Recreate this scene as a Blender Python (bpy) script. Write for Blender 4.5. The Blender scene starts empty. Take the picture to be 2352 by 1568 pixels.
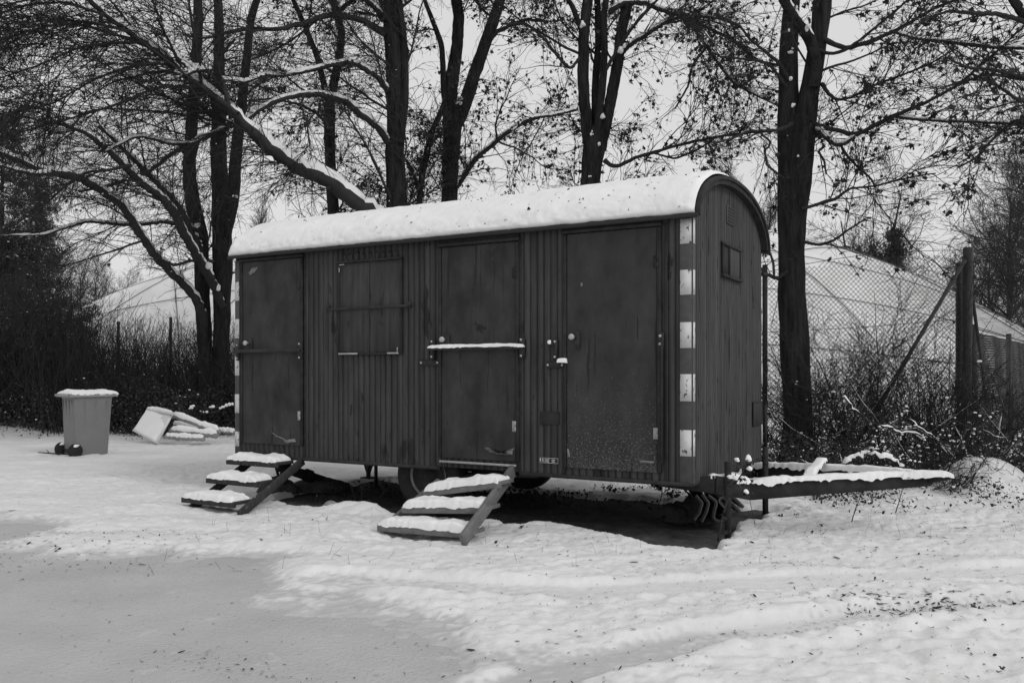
import bpy, bmesh, math, random
import numpy as np
from mathutils import Matrix

rng = np.random.default_rng(11)
random.seed(11)
C = bpy.context.scene.collection
F, CX, HY, HC = 1982.0, 1176.0, 854.0, 1.43          # focal length, centre and horizon of a 2352 px wide picture; eye height

def W(px, py, Y):                                     # a place Y metres out, on the line of sight of a picture point
    return np.array([(px - CX) * Y / F, Y, HC + (HY - py) * Y / F])
def GR(px, py):                                       # the place on level ground
    Y = HC * F / (py - HY)
    return np.array([(px - CX) * Y / F, Y, 0.0])

# ------------------------------------------------------------------ noise
_T = np.random.default_rng(5).random((256, 256))
def vn(x, y):
    xi = np.floor(x).astype(int); yi = np.floor(y).astype(int)
    fx = x - xi; fy = y - yi
    fx = fx * fx * (3 - 2 * fx); fy = fy * fy * (3 - 2 * fy)
    a = _T[xi & 255, yi & 255]; b = _T[(xi + 1) & 255, yi & 255]
    c = _T[xi & 255, (yi + 1) & 255]; d = _T[(xi + 1) & 255, (yi + 1) & 255]
    return (a * (1 - fx) + b * fx) * (1 - fy) + (c * (1 - fx) + d * fx) * fy - 0.5
def fbm(x, y, o=4):
    s = 0; a = 1
    for k in range(o):
        s = s + a * vn(x * 2 ** k + 17.3 * k, y * 2 ** k + 5.1 * k); a *= .5
    return s
def sst(a, b, x):
    t = np.clip((x - a) / (b - a), 0, 1); return t * t * (3 - 2 * t)
def nrm(v):
    return v / (np.linalg.norm(v, axis=-1, keepdims=True) + 1e-9)

# ------------------------------------------------------------------ materials (all grey: the photograph has no colour)
def mat(name, v, var=.2, scale=6, stretch=(1, 1, 1), rough=.85, bump=.0, bscale=40, spots=(), spec=.3, metal=0, planks=None):
    m = bpy.data.materials.new(name); m.use_nodes = True
    n = m.node_tree.nodes; l = m.node_tree.links; n.clear()
    out = n.new('ShaderNodeOutputMaterial'); p = n.new('ShaderNodeBsdfPrincipled')
    l.new(p.outputs[0], out.inputs[0])
    p.inputs['Roughness'].default_value = rough
    p.inputs['Specular IOR Level'].default_value = spec
    p.inputs['Metallic'].default_value = metal
    tc = n.new('ShaderNodeTexCoord'); mp = n.new('ShaderNodeMapping'); mp.inputs['Scale'].default_value = stretch
    l.new(tc.outputs['Object'], mp.inputs[0])
    nz = n.new('ShaderNodeTexNoise'); nz.inputs['Scale'].default_value = scale; nz.inputs['Detail'].default_value = 6
    nz.inputs['Roughness'].default_value = .6
    l.new(mp.outputs[0], nz.inputs['Vector'])
    mr = n.new('ShaderNodeMapRange'); mr.inputs[1].default_value = .3; mr.inputs[2].default_value = .7
    mr.inputs[3].default_value = v * (1 - var); mr.inputs[4].default_value = v * (1 + var)
    l.new(nz.outputs[0], mr.inputs[0])
    cur = mr.outputs[0]
    if planks:                                        # boards weathered a little differently from one another
        mp3 = n.new('ShaderNodeMapping'); mp3.inputs['Scale'].default_value = planks; l.new(tc.outputs['Object'], mp3.inputs[0])
        z3 = n.new('ShaderNodeTexNoise'); z3.inputs['Scale'].default_value = 1; z3.inputs['Detail'].default_value = 2; l.new(mp3.outputs[0], z3.inputs['Vector'])
        r3 = n.new('ShaderNodeMapRange'); r3.inputs[1].default_value = .3; r3.inputs[2].default_value = .7; r3.inputs[3].default_value = .76; r3.inputs[4].default_value = 1.24; l.new(z3.outputs[0], r3.inputs[0])
        m3 = n.new('ShaderNodeMath'); m3.operation = 'MULTIPLY'; l.new(cur, m3.inputs[0]); l.new(r3.outputs[0], m3.inputs[1]); cur = m3.outputs[0]
    for sp in spots:          # (scale, threshold, value, stretch, zlo, zhi)   worn or dirty marks with a shape of their own
        sc, th, val, st = sp[:4]
        mp2 = n.new('ShaderNodeMapping'); mp2.inputs['Scale'].default_value = st; l.new(tc.outputs['Object'], mp2.inputs[0])
        z2 = n.new('ShaderNodeTexNoise'); z2.inputs['Scale'].default_value = sc; z2.inputs['Detail'].default_value = 5
        z2.inputs['Roughness'].default_value = .65
        l.new(mp2.outputs[0], z2.inputs['Vector'])
        r2 = n.new('ShaderNodeMapRange'); r2.inputs[1].default_value = th; r2.inputs[2].default_value = th + .03
        src = z2.outputs[0]
        if len(sp) > 4:
            sx = n.new('ShaderNodeSeparateXYZ'); l.new(tc.outputs['Object'], sx.inputs[0])
            zr = n.new('ShaderNodeMapRange'); zr.inputs[1].default_value = sp[4]; zr.inputs[2].default_value = sp[5]
            zr.inputs[3].default_value = .09; zr.inputs[4].default_value = -.12
            l.new(sx.outputs[2], zr.inputs[0])
            ad = n.new('ShaderNodeMath'); ad.operation = 'ADD'; l.new(src, ad.inputs[0]); l.new(zr.outputs[0], ad.inputs[1]); src = ad.outputs[0]
        l.new(src, r2.inputs[0])
        mx = n.new('ShaderNodeMix'); mx.data_type = 'FLOAT'
        l.new(r2.outputs[0], mx.inputs[0]); l.new(cur, mx.inputs[2]); mx.inputs[3].default_value = val
        cur = mx.outputs[0]
    l.new(cur, p.inputs['Base Color'])
    if bump:
        b = n.new('ShaderNodeBump'); b.inputs['Distance'].default_value = bump
        nb = n.new('ShaderNodeTexNoise'); nb.inputs['Scale'].default_value = bscale; nb.inputs['Detail'].default_value = 5
        l.new(mp.outputs[0], nb.inputs['Vector']); l.new(nb.outputs[0], b.inputs['Height']); l.new(b.outputs[0], p.inputs['Normal'])
    return m

M = dict(
    snow=mat('snow', .86, .04, 3, bump=.006, bscale=25, rough=.7, spec=.2),
    gsnow=mat('ground_snow', .74, .06, 1.3, bump=.012, bscale=16, rough=.75, spec=.15, spots=[(60, .70, .30, (1, 1, 1))]),
    path=mat('packed_snow', .47, .10, 1.2, bump=.012, bscale=45, rough=.8, spots=[(38, .655, .2, (1, 1, 1)), (90, .66, .3, (1, 1, 1)), (3.0, .64, .53, (1, 1, 1))]),
    soil=mat('bare_soil', .075, .35, 8, bump=.02, bscale=50, rough=.95, spec=.1),
    bark=mat('bark', .032, .55, 13, (1, 1, .16), bump=.10, bscale=26, rough=.95, spec=.1),
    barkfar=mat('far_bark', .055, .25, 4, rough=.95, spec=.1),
    twig=mat('twig', .042, .2, 4, rough=.9, spec=.1),
    leaf=mat('dry_leaf', .036, .4, 30, rough=.8, spec=.2),
    ever=mat('evergreen_leaf', .058, .5, 12, rough=.6, spec=.3),
    wall=mat('wall_paint', .056, .30, 8, (1, 1, .2), rough=.7, spec=.12, planks=(14, 0, .12), bump=.0008, bscale=60, spots=[(2.6, .60, .028, (1.2, 1, .35)), (9, .64, .028, (1.5, 1.5, .35)), (60, .72, .11, (1, 1, .8)), (16, .74, .12, (2, 1, .7))]),
    endw=mat('end_wall_paint', .064, .25, 6, (1, 1, .2), rough=.7, spec=.12, planks=(0, 17, .12), bump=.001, bscale=60,
             spots=[(13, .585, .012, (1, 3.2, .16)), (30, .72, .13, (1, 1, 1))]),
    door=mat('door_paint', .042, .45, 3.6, (1, 1, .6), rough=.6, spec=.15, bump=.001, bscale=30, spots=[(7, .60, .024, (2.5, 1, .14)), (5, .66, .022, (1, 1, .8)), (22, .69, .085, (2.2, 1, .5)), (48, .71, .12, (1, 1, 1))]),
    door3=mat('speckled_door_paint', .048, .34, 3.5, (1, 1, .6), rough=.65, spec=.12, bump=.0008, bscale=40,
              spots=[(7, .62, .028, (2.5, 1, .14)), (5, .68, .026, (1, 1, .8)), (24, .71, .10, (2.2, 1, .5)), (62, .60, .15, (1, 1, 1), .3, 2.0)]),
    trim=mat('trim_paint', .034, .35, 8, rough=.7, spec=.12, bump=.001, bscale=60),
    iron=mat('painted_iron', .030, .45, 14, rough=.6, bump=.001, bscale=80, spec=.25),
    beam=mat('rusty_beam_paint', .032, .35, 9, rough=.8, spec=.15, bump=.001, bscale=60, spots=[(7, .66, .06, (1, 1, 1))]),
    galv=mat('galvanised_iron', .15, .25, 12, rough=.5, bump=.001, bscale=60, spec=.5, metal=.15),
    zinc=mat('zinc_strip', .34, .2, 14, rough=.5),
    knob=mat('worn_metal', .42, .3, 40, rough=.4, spec=.6),
    white=mat('white_paint', .62, .08, 10, rough=.6, spots=[(26, .585, .10, (1, 1, .6))]),
    scar=mat('bare_primer', .2, .25, 22, rough=.7),
    dgrey=mat('strip_grey_paint', .075, .2, 14, rough=.7),
    rubber=mat('rubber', .028, .2, 20, rough=.9, spec=.1, bump=.002, bscale=60),
    wood=mat('weathered_wood', .040, .4, 10, (3, 3, .6), rough=.85, bump=.002, bscale=40, spots=[(25, .66, .4, (1, 1, 1))]),
    bin=mat('bin_plastic', .19, .07, 3, rough=.5, spec=.3),
    lid=mat('lid_plastic', .30, .08, 3, rough=.5),
    pale=mat('pale_board', .62, .08, 6, rough=.7),
    carpet=mat('dirty_carpet', .035, .3, 10, rough=.95, bump=.004, bscale=60),
    stripe=mat('carpet_stripe', .10, .3, 20, rough=.95),
    dome=mat('membrane', .74, .12, .8, rough=.6, bump=.10, bscale=.9),
    cable=mat('cable', .16, .1, 4),
    fence=mat('fence_metal', .03, .25, 10, rough=.7),
    wire=mat('wire', .045, .1, 4, rough=.7),
    postwood=mat('post_wood', .045, .35, 8, (1, 1, .2), rough=.9, bump=.006, bscale=30),
    stone=mat('stone', .28, .3, 6, rough=.95, bump=.01, bscale=20),
    ink=mat('ink', .03, .1, 4),
)

def thin_snow(m):                                     # where the snow lies thin the packed grit shows through
    n = m.node_tree.nodes; l = m.node_tree.links; p = next(x for x in n if x.type == 'BSDF_PRINCIPLED'); src = p.inputs['Base Color'].links[0].from_socket
    a = n.new('ShaderNodeAttribute'); a.attribute_name = 'thin'; mx = n.new('ShaderNodeMix'); mx.data_type = 'FLOAT'
    l.new(a.outputs['Fac'], mx.inputs[0]); l.new(src, mx.inputs[2]); mx.inputs[3].default_value = .47; l.new(mx.outputs[0], p.inputs['Base Color'])
thin_snow(M['gsnow'])
# ------------------------------------------------------------------ geometry
class Geo:
    def __init__(s): s.V = []; s.Fq = []; s.Ft = []; s.n = 0
    def add(s, V, Fc):
        V = np.asarray(V, float).reshape(-1, 3); Fc = np.asarray(Fc, int)
        (s.Fq if Fc.shape[1] == 4 else s.Ft).append(Fc + s.n)
        s.V.append(V); s.n += len(V)
    def also(s, Fc, off):
        Fc = np.asarray(Fc, int); (s.Fq if Fc.shape[1] == 4 else s.Ft).append(Fc + off)
    def box(s, c, d, R=None):
        c = np.asarray(c, float); h = np.asarray(d, float) / 2
        V = np.array([[x, y, z] for x in (-1, 1) for y in (-1, 1) for z in (-1, 1)]) * h
        if R is not None: V = V @ np.asarray(R).T
        s.add(V + c, [[0, 1, 3, 2], [4, 6, 7, 5], [0, 4, 5, 1], [2, 3, 7, 6], [0, 2, 6, 4], [1, 5, 7, 3]])
    def bar(s, a, b, w, h, up=(0, 0, 1)):            # box from a to b, w across, h along up
        a = np.asarray(a, float); b = np.asarray(b, float); t = b - a; L = np.linalg.norm(t); t = t / L
        x = nrm(np.cross(np.asarray(up, float), t)); u = np.cross(t, x)
        s.box((a + b) / 2, (w, L, h), np.stack([x, t, u], 1))
    def cyl(s, a, b, r0, r1=None, n=14, cap=True):
        r1 = r0 if r1 is None else r1
        s.tube(np.array([a, b], float), np.array([r0, r1], float), n, cap)
    def tube(s, P, R, n=10, cap=True):
        o = s.n; V, Fc = tubes(P[None], R[None], n); s.add(V, Fc)
        if cap:
            K = len(P)
            for k, q in ((0, P[0]), (K - 1, P[-1])):
                b = s.n; s.V.append(np.array([q], float)); s.n += 1
                i = np.arange(n)
                s.Ft.append(np.stack([o + k * n + i, o + k * n + (i + 1) % n, np.full(n, b)], 1) if k else
                            np.stack([o + k * n + (i + 1) % n, o + k * n + i, np.full(n, b)], 1))
    def grid(s, V):                                   # V (a,b,3)
        a, b = V.shape[:2]; i = np.arange(a * b).reshape(a, b)
        s.add(V, np.stack([i[:-1, :-1], i[1:, :-1], i[1:, 1:], i[:-1, 1:]], -1).reshape(-1, 4))
    def build(s, name, m, parent=None, smooth=True, bevel=0, origin=None):
        V = np.concatenate(s.V)
        if origin is not None: V = V - np.asarray(origin)
        me = bpy.data.meshes.new(name)
        q = np.concatenate(s.Fq) if s.Fq else np.zeros((0, 4), int)
        t = np.concatenate(s.Ft) if s.Ft else np.zeros((0, 3), int)
        me.vertices.add(len(V)); me.vertices.foreach_set('co', V.astype(np.float32).ravel())
        me.loops.add(q.size + t.size); me.loops.foreach_set('vertex_index', np.concatenate([q.ravel(), t.ravel()]).astype(np.int32))
        me.polygons.add(len(q) + len(t))
        st = np.concatenate([np.arange(len(q)) * 4, q.size + np.arange(len(t)) * 3]).astype(np.int32)
        me.polygons.foreach_set('loop_start', st)
        me.update(calc_edges=True)
        if bevel:
            bm = bmesh.new(); bm.from_mesh(me)
            bmesh.ops.recalc_face_normals(bm, faces=bm.faces)
            ed = [e for e in bm.edges if len(e.link_faces) == 2 and e.calc_face_angle(0) > .6]
            bmesh.ops.bevel(bm, geom=ed, offset=bevel, segments=1, affect='EDGES', clamp_overlap=True)
            bm.to_mesh(me); bm.free(); smooth = False
        if smooth: me.polygons.foreach_set('use_smooth', np.ones(len(me.polygons), bool))
        me.materials.append(m)
        ob = bpy.data.objects.new(name, me); C.objects.link(ob)
        if parent is not None: ob.parent = parent
        if origin is not None and parent is None: ob.location = origin
        return ob

def tubes(P, R, n):
    N, K, _ = P.shape
    T = nrm(np.gradient(P, axis=1))
    ref = np.where(np.abs(nrm(P[:, -1] - P[:, 0])[:, 2:3]) > .8, np.array([[1., .13, 0]]), np.array([[.11, .07, 1.]]))[:, None, :]
    A = nrm(np.cross(T, np.broadcast_to(ref, T.shape))); B = np.cross(T, A)
    th = np.arange(n) * 2 * math.pi / n
    V = P[:, :, None] + R[:, :, None, None] * (np.cos(th)[None, None, :, None] * A[:, :, None] + np.sin(th)[None, None, :, None] * B[:, :, None])
    i = np.arange(N * K * n).reshape(N, K, n); j = np.roll(i, -1, 2)
    Fc = np.stack([i[:, :-1], j[:, :-1], j[:, 1:], i[:, 1:]], -1).reshape(-1, 4)
    return V.reshape(-1, 3), Fc

def empty(name, loc, rz=0, label=None, cat=None, group=None):
    o = bpy.data.objects.new(name, None); C.objects.link(o); o.location = loc; o.rotation_euler = (0, 0, rz)
    o.empty_display_size = .1
    tag(o, label, cat, group); return o
def tag(o, label=None, cat=None, group=None, kind=None):
    if label: o['label'] = label
    if cat: o['category'] = cat
    if group: o['group'] = group
    if kind: o['kind'] = kind
    return o

def snow_slab(g, o, ex, ey, t, seed, up=(0, 0, 1), over=.01, n=34, m=14, p=5, droop=.004):
    """a soft bank of snow on a rectangle: corner o, edges ex, ey"""
    o = np.asarray(o, float); ex = np.asarray(ex, float); ey = np.asarray(ey, float); up = np.asarray(up, float)
    u = np.linspace(-1, 1, n); v = np.linspace(-1, 1, m)
    u = np.sign(u) * np.abs(u) ** .6; v = np.sign(v) * np.abs(v) ** .6
    U, Vv = np.meshgrid(u, v, indexing='ij')
    h = (1 - np.abs(U) ** p).clip(0) ** .5 * (1 - np.abs(Vv) ** p).clip(0) ** .5
    lx = np.linalg.norm(ex); ly = np.linalg.norm(ey)
    nz = fbm(U * lx * 4 + seed * 7.7, Vv * ly * 4 + seed * 3.1, 3)
    n2 = fbm(U * lx * 14 + seed, Vv * ly * 14, 2)
    hh = t * h * (1 + .5 * nz) + .006 * n2 * h
    edge = np.maximum(np.abs(U), np.abs(Vv)) > .985
    gx = 1 + (over + .008 * n2) / (lx / 2); gy = 1 + (over + .008 * n2) / (ly / 2)
    P = o + ex * ((U * gx + 1) / 2)[..., None] + ey * ((Vv * gy + 1) / 2)[..., None] + up * (hh - (.008 + droop * (1 + 4 * nz + 3 * n2).clip(0)) * edge)[..., None]
    g.grid(P)

def snow_line(g, P, R, th, seed, n=8, patchy=False):
    """snow lying along the top of a limb"""
    K = len(P); s = np.arange(K)
    nz = vn(s * .3 + seed * 9.1, s * 0 + seed); n2 = vn(s * .9 + seed * 5., s * 0 + 3.3)
    gap = sst(-.12, .05, vn(s * .22 + seed, s * 0 + 7.7)) if patchy else 1
    w = R * .72 + th * .30; hgt = th * (1.1 + 1.5 * nz + .7 * n2)
    T = nrm(np.gradient(P, axis=0)); flat = (1 - sst(.6, .97, np.abs(T[:, 2])))
    tap = np.minimum(1, np.minimum(s, K - 1 - s) / 1.5)
    hgt = np.maximum(hgt * flat * tap * gap, 0); w = w * (flat > .05) * (.3 + .7 * tap) * sst(.05, .4, hgt / th)
    side = nrm(np.cross(T, np.array([0, 0, 1.]))); up = np.cross(side, T)
    a = np.linspace(-.25, math.pi + .25, n)
    c = P + up * (R * .62)[:, None]
    V = c[:, None] + side[:, None] * (np.cos(a)[None, :, None] * w[:, None, None]) + up[:, None] * (np.sin(a)[None, :, None] * (hgt + R * .45 * (hgt > 0))[:, None, None])
    g.grid(V)

def blobs(g, P, S, flat=.7):
    """little lumps of snow"""
    t = (1 + 5 ** .5) / 2
    v = nrm(np.array([[-1, t, 0], [1, t, 0], [-1, -t, 0], [1, -t, 0], [0, -1, t], [0, 1, t], [0, -1, -t], [0, 1, -t], [t, 0, -1], [t, 0, 1], [-t, 0, -1], [-t, 0, 1]], float))
    f = np.array([[0, 11, 5], [0, 5, 1], [0, 1, 7], [0, 7, 10], [0, 10, 11], [1, 5, 9], [5, 11, 4], [11, 10, 2], [10, 7, 6], [7, 1, 8], [3, 9, 4], [3, 4, 2], [3, 2, 6], [3, 6, 8], [3, 8, 9], [4, 9, 5], [2, 4, 11], [6, 2, 10], [8, 6, 7], [9, 8, 1]])
    N = len(P)
    if N < 250:
        ed = {}; vs = list(v); nf = []
        def mid(a, b):
            k = (min(a, b), max(a, b))
            if k not in ed: q = (vs[a] + vs[b]) / 2; ed[k] = len(vs); vs.append(q / np.linalg.norm(q))
            return ed[k]
        for a, b, c in f: x, y, z = mid(a, b), mid(b, c), mid(c, a); nf += [[a, x, z], [b, y, x], [c, z, y], [x, y, z]]
        v = np.array(vs); f = np.array(nf); q = rng.random((N, 3)) * 6
        d = 1 + .22 * np.sin(v[None, :, 0] * 2.6 + q[:, :1]) * np.sin(v[None, :, 1] * 2.9 + q[:, 1:2]) + .14 * np.sin(v[None, :, 2] * 4 + q[:, 2:])
        V = v[None] * d[..., None] * (S[:, None, None] * np.array([1, 1, flat])) * (1 + .5 * (rng.random((N, 1, 3)) - .5)) + P[:, None]
        g.add(V.reshape(-1, 3), (f[None] + len(v) * np.arange(N)[:, None, None]).reshape(-1, 3)); return
    V = v[None] * (S[:, None, None] * np.array([1, 1, flat])) * (1 + .3 * (rng.random((N, 12, 1)) - .5)) * (1 + .6 * (rng.random((N, 1, 3)) - .5)) + P[:, None]
    g.add(V.reshape(-1, 3), (f[None] + 12 * np.arange(N)[:, None, None]).reshape(-1, 3))

def rotq(N):
    q = nrm(rng.normal(size=(N, 4))); w, x, y, z = q.T
    return np.stack([1 - 2 * (y * y + z * z), 2 * (x * y - z * w), 2 * (x * z + y * w), 2 * (x * y + z * w), 1 - 2 * (x * x + z * z), 2 * (y * z - x * w),
                     2 * (x * z - y * w), 2 * (y * z + x * w), 1 - 2 * (x * x + y * y)], -1).reshape(N, 3, 3)
_a = np.radians([90, 125, 150, 180, 215, 270, 325, 0, 30, 55]); _r = np.array([1, .42, .85, .4, .6, .5, .6, .4, .85, .42])
LEAF = np.concatenate([[[0, 0, 0.12]], np.stack([_r * np.cos(_a), _r * np.sin(_a), -.25 * (_r * np.cos(_a)) ** 2 - .1 * _r], 1)])
OVAL = np.array([[0, 0, .1], [0, 1, 0], [-.45, .4, -.1], [-.45, -.4, -.1], [0, -1, 0], [.45, -.4, -.1], [.45, .4, -.1]])
def leaves(g, P, S, tpl=LEAF, R=None):
    N = len(P); k = len(tpl) - 1
    if R is None: R = rotq(N)
    T = tpl[None] * np.concatenate([.5 + rng.random((N, 1, 1)), np.ones((N, 1, 2))], -1)
    V = np.einsum('nij,nkj->nki', R, T) * S[:, None, None] + P[:, None]
    i = np.arange(k)
    f = np.stack([np.zeros(k, int), 1 + i, 1 + (i + 1) % k], 1)
    g.add(V.reshape(-1, 3), (f[None] + (k + 1) * np.arange(N)[:, None, None]).reshape(-1, 3))

# ------------------------------------------------------------------ branching
def resample(P, w, K):
    P = np.asarray(P, float); d = np.r_[0, np.cumsum(np.linalg.norm(np.diff(P, axis=0), axis=1))]
    s = np.linspace(0, d[-1], K)
    Q = np.stack([np.interp(s, d, P[:, i]) for i in range(3)], 1)
    for _ in range(2): Q[1:-1] = (Q[:-2] + 2 * Q[1:-1] + Q[2:]) / 4
    return Q, np.interp(s, d, w)

def spawn(P, R, n, t=(.2, 1), ln=(1, 2), rf=.5, ang=(30, 70), K=8, jit=.15, grav=0., bias=None, wmin=.003, rr=.012, flatn=1.0):
    N, Kp, _ = P.shape
    L = np.linalg.norm(P[:, -1] - P[:, 0], axis=1) + .05
    idx = rng.choice(N, n, p=L / L.sum())
    tt = t[0] + (t[1] - t[0]) * rng.random(n)
    f = tt * (Kp - 1); i0 = np.minimum(f.astype(int), Kp - 2); fr = (f - i0)[:, None]
    p0 = P[idx, i0] * (1 - fr) + P[idx, i0 + 1] * fr
    r = (R[idx, i0] * (1 - fr[:, 0]) + R[idx, i0 + 1] * fr[:, 0])
    T = nrm(P[idx, i0 + 1] - P[idx, i0])
    rv = rng.normal(size=(n, 3)); rv[:, 2] *= flatn; rv = nrm(rv)
    rv = nrm(rv - (rv * T).sum(1, keepdims=True) * T)
    a = np.radians(rng.uniform(*ang, n))[:, None]
    d = np.cos(a) * T + np.sin(a) * rv
    if bias is not None: d = nrm(d + np.asarray(bias) * rng.random((n, 1)))
    ln_ = rng.uniform(*ln, n) * (1.15 - .5 * tt)
    Q = np.zeros((n, K, 3)); Q[:, 0] = p0
    wob = rng.normal(size=(n, 3)) * jit * .5
    for k in range(1, K):
        d = nrm(d + rng.normal(size=(n, 3)) * jit + wob * .5 + np.array([0, 0, grav]))
        Q[:, k] = Q[:, k - 1] + d * (ln_ / (K - 1))[:, None]
    r0 = np.clip(np.minimum(r * rf, ln_ * rr), wmin, None)
    RR = np.maximum(r0[:, None] * (1 - .75 * np.linspace(0, 1, K))[None], wmin * .7)
    return Q, RR

def stack_r(items):                                   # several (P,R) sets of different K brought to one K
    K = max(p.shape[1] for p, r in items); PP, RR = [], []
    for p, r in items:
        if p.shape[1] != K:
            x = np.linspace(0, p.shape[1] - 1, K); i = np.minimum(x.astype(int), p.shape[1] - 2); f = x - i
            p = p[:, i] * (1 - f)[None, :, None] + p[:, i + 1] * f[None, :, None]; r = r[:, i] * (1 - f) + r[:, i + 1] * f
        PP.append(p); RR.append(r)
    return np.concatenate(PP), np.concatenate(RR)

def traced_tree(label, traces, n1=20, n2=150, n3=900, nl=0, l1=(1.0, 2.4), l2=(.5, 1.1), l3=(.15, .5), grav=-.02, bias=None, snow=.0, flatn=.8,
                ls=(.03, .065), t1=(.25, 1), crot=None, group='bare trees behind the trailer', cat='tree', ang1=(35, 75), drop=(0, 0, 0), snow_small=0, specks=None):
    """traces: list of (points (px,py,width px), depth at start, depth at end, kind t=trunk/b=branch, snow?)"""
    base = None
    items, trunkg, branchg, snowg, twiglist = [], Geo(), Geo(), Geo(), []
    limb_items = []
    for tr in traces:
        pts, Y0, Y1, kd = tr[:4]; sn = tr[4] if len(tr) > 4 else 0
        pts = np.array(pts, float); n = len(pts)
        d = np.r_[0, np.cumsum(np.hypot(*np.diff(pts[:, :2], axis=0).T))]; yy = Y0 + (Y1 - Y0) * d / d[-1]
        P = np.array([W(a, b, y) for (a, b, _), y in zip(pts, yy)]); w = pts[:, 2] / 2 * yy / F
        if kd == 'r':                                  # rooted trunk: run it down to the ground
            P = np.concatenate([[np.array([P[0, 0], P[0, 1], -.15])], P]); w = np.r_[w[0] * 1.25, w]
            if base is None: base = P[0] * np.array([1, 1, 0])
        if pts[-1, 1] <= 5:                            # grows on above the picture
            dr = nrm(P[-1] - P[-2]); e = max(1.5, w[-1] * 22)
            P = np.concatenate([P, [P[-1] + dr * e * .5, P[-1] + dr * e + np.array([0, 0, .3])]]); w = np.r_[w, w[-1] * .75, w[-1] * .35]
        elif kd == 'r':
            dr = nrm(P[-1] - P[-2]); P = np.concatenate([P, [P[-1] + dr * w[-1] * 1.2, P[-1] + dr * w[-1] * 1.9]]); w = np.r_[w, w[-1] * .7, w[-1] * .1]
        K = 80 if sn else 40
        Q, rr = resample(P, w, K)
        big = kd in 'rt'
        Q = Q + rng.normal(size=Q.shape) * rr[:, None] * (.03 if big else .12)
        rr = rr * (1 + (.018 if big else .06) * rng.normal(size=K))
        V, Fc = tubes(Q[None], rr[None], 12 if big else 7)
        (trunkg if big else branchg).add(V, Fc)
        if sn: snow_line(snowg, Q, rr, sn, rng.random() * 50)
        (items if big else limb_items).append((Q[None], rr[None]))
    if base is None: base = np.array([0., 14, 0])
    tP, tR = stack_r(items + limb_items); lP, lR = stack_r(limb_items) if limb_items else (tP, tR)
    a1 = spawn(tP, tR, n1, t1, l1, .45, ang1, 14, .085, grav + .03, bias, .008, .012, flatn)
    par = stack_r([(lP, lR), a1])
    a2 = spawn(*par, n2, (.12, 1), l2, .5, (22, 58), 10, .115, grav, bias, .0065, .010, flatn)
    a3 = spawn(*stack_r([a1, a2, (lP, lR)]), n3 // 2, (.1, 1), l3, .6, (20, 60), 7, .15, grav, None, .0037, .010, flatn)
    a4 = spawn(*a3, n3, (.1, 1), (l3[0] * .5, l3[1] * .6), .7, (20, 60), 5, .18, grav, None, .0030, .010)
    for a, sd in ((a1, 5), (a2, 4), (a3, 3), (a4, 3)): branchg.add(*tubes(*a, sd))
    root = empty('bare_tree', base, 0, label, cat, group)
    trunkg.build('trunk', M['bark'], root, origin=base)
    branchg.build('branches', M['twig'], root, origin=base)
    if nl:
        lf = Geo(); src = np.concatenate([a2[0].reshape(-1, 3), a3[0].reshape(-1, 3)])
        cen = src[rng.choice(len(src), nl // 3)]
        p = np.repeat(cen, 3, 0) + rng.normal(size=(len(cen) * 3, 3)) * .05 - np.array([0, 0, .03])
        leaves(lf, p, rng.uniform(*ls, len(p))); lf.build('dry_leaves', M['leaf'], root, origin=base)
    for _ in range(12 if specks is None else specks):
        P_, R_ = items[rng.integers(len(items))]; k = rng.integers(2, 38) * P_.shape[1] // 40; a = rng.uniform(-math.pi, 0); q = P_[0, k] + R_[0, k] * .97 * np.array([math.cos(a), math.sin(a), 0])
        blobs(snowg, q[None], np.array([rng.uniform(.006, .018)]), 1.3)
    if crot:
        for (px, py, Yd, sz) in crot: blobs(snowg, W(px, py, Yd)[None] + rng.normal(size=(3, 3)) * sz * .35, np.array([sz, sz * .7, sz * .6]) * .52, 1.2)
    if snow_small:
        src = np.concatenate([a1[0].reshape(-1, 3), a2[0].reshape(-1, 3)]); p = src[rng.choice(len(src), snow_small)]
        blobs(snowg, p + np.array([0, 0, .012]), rng.uniform(.008, .022, len(p)), .6)
    if snowg.n: snowg.build('snow', M['snow'], root, origin=base)
    return root

exec_order = []
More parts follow.
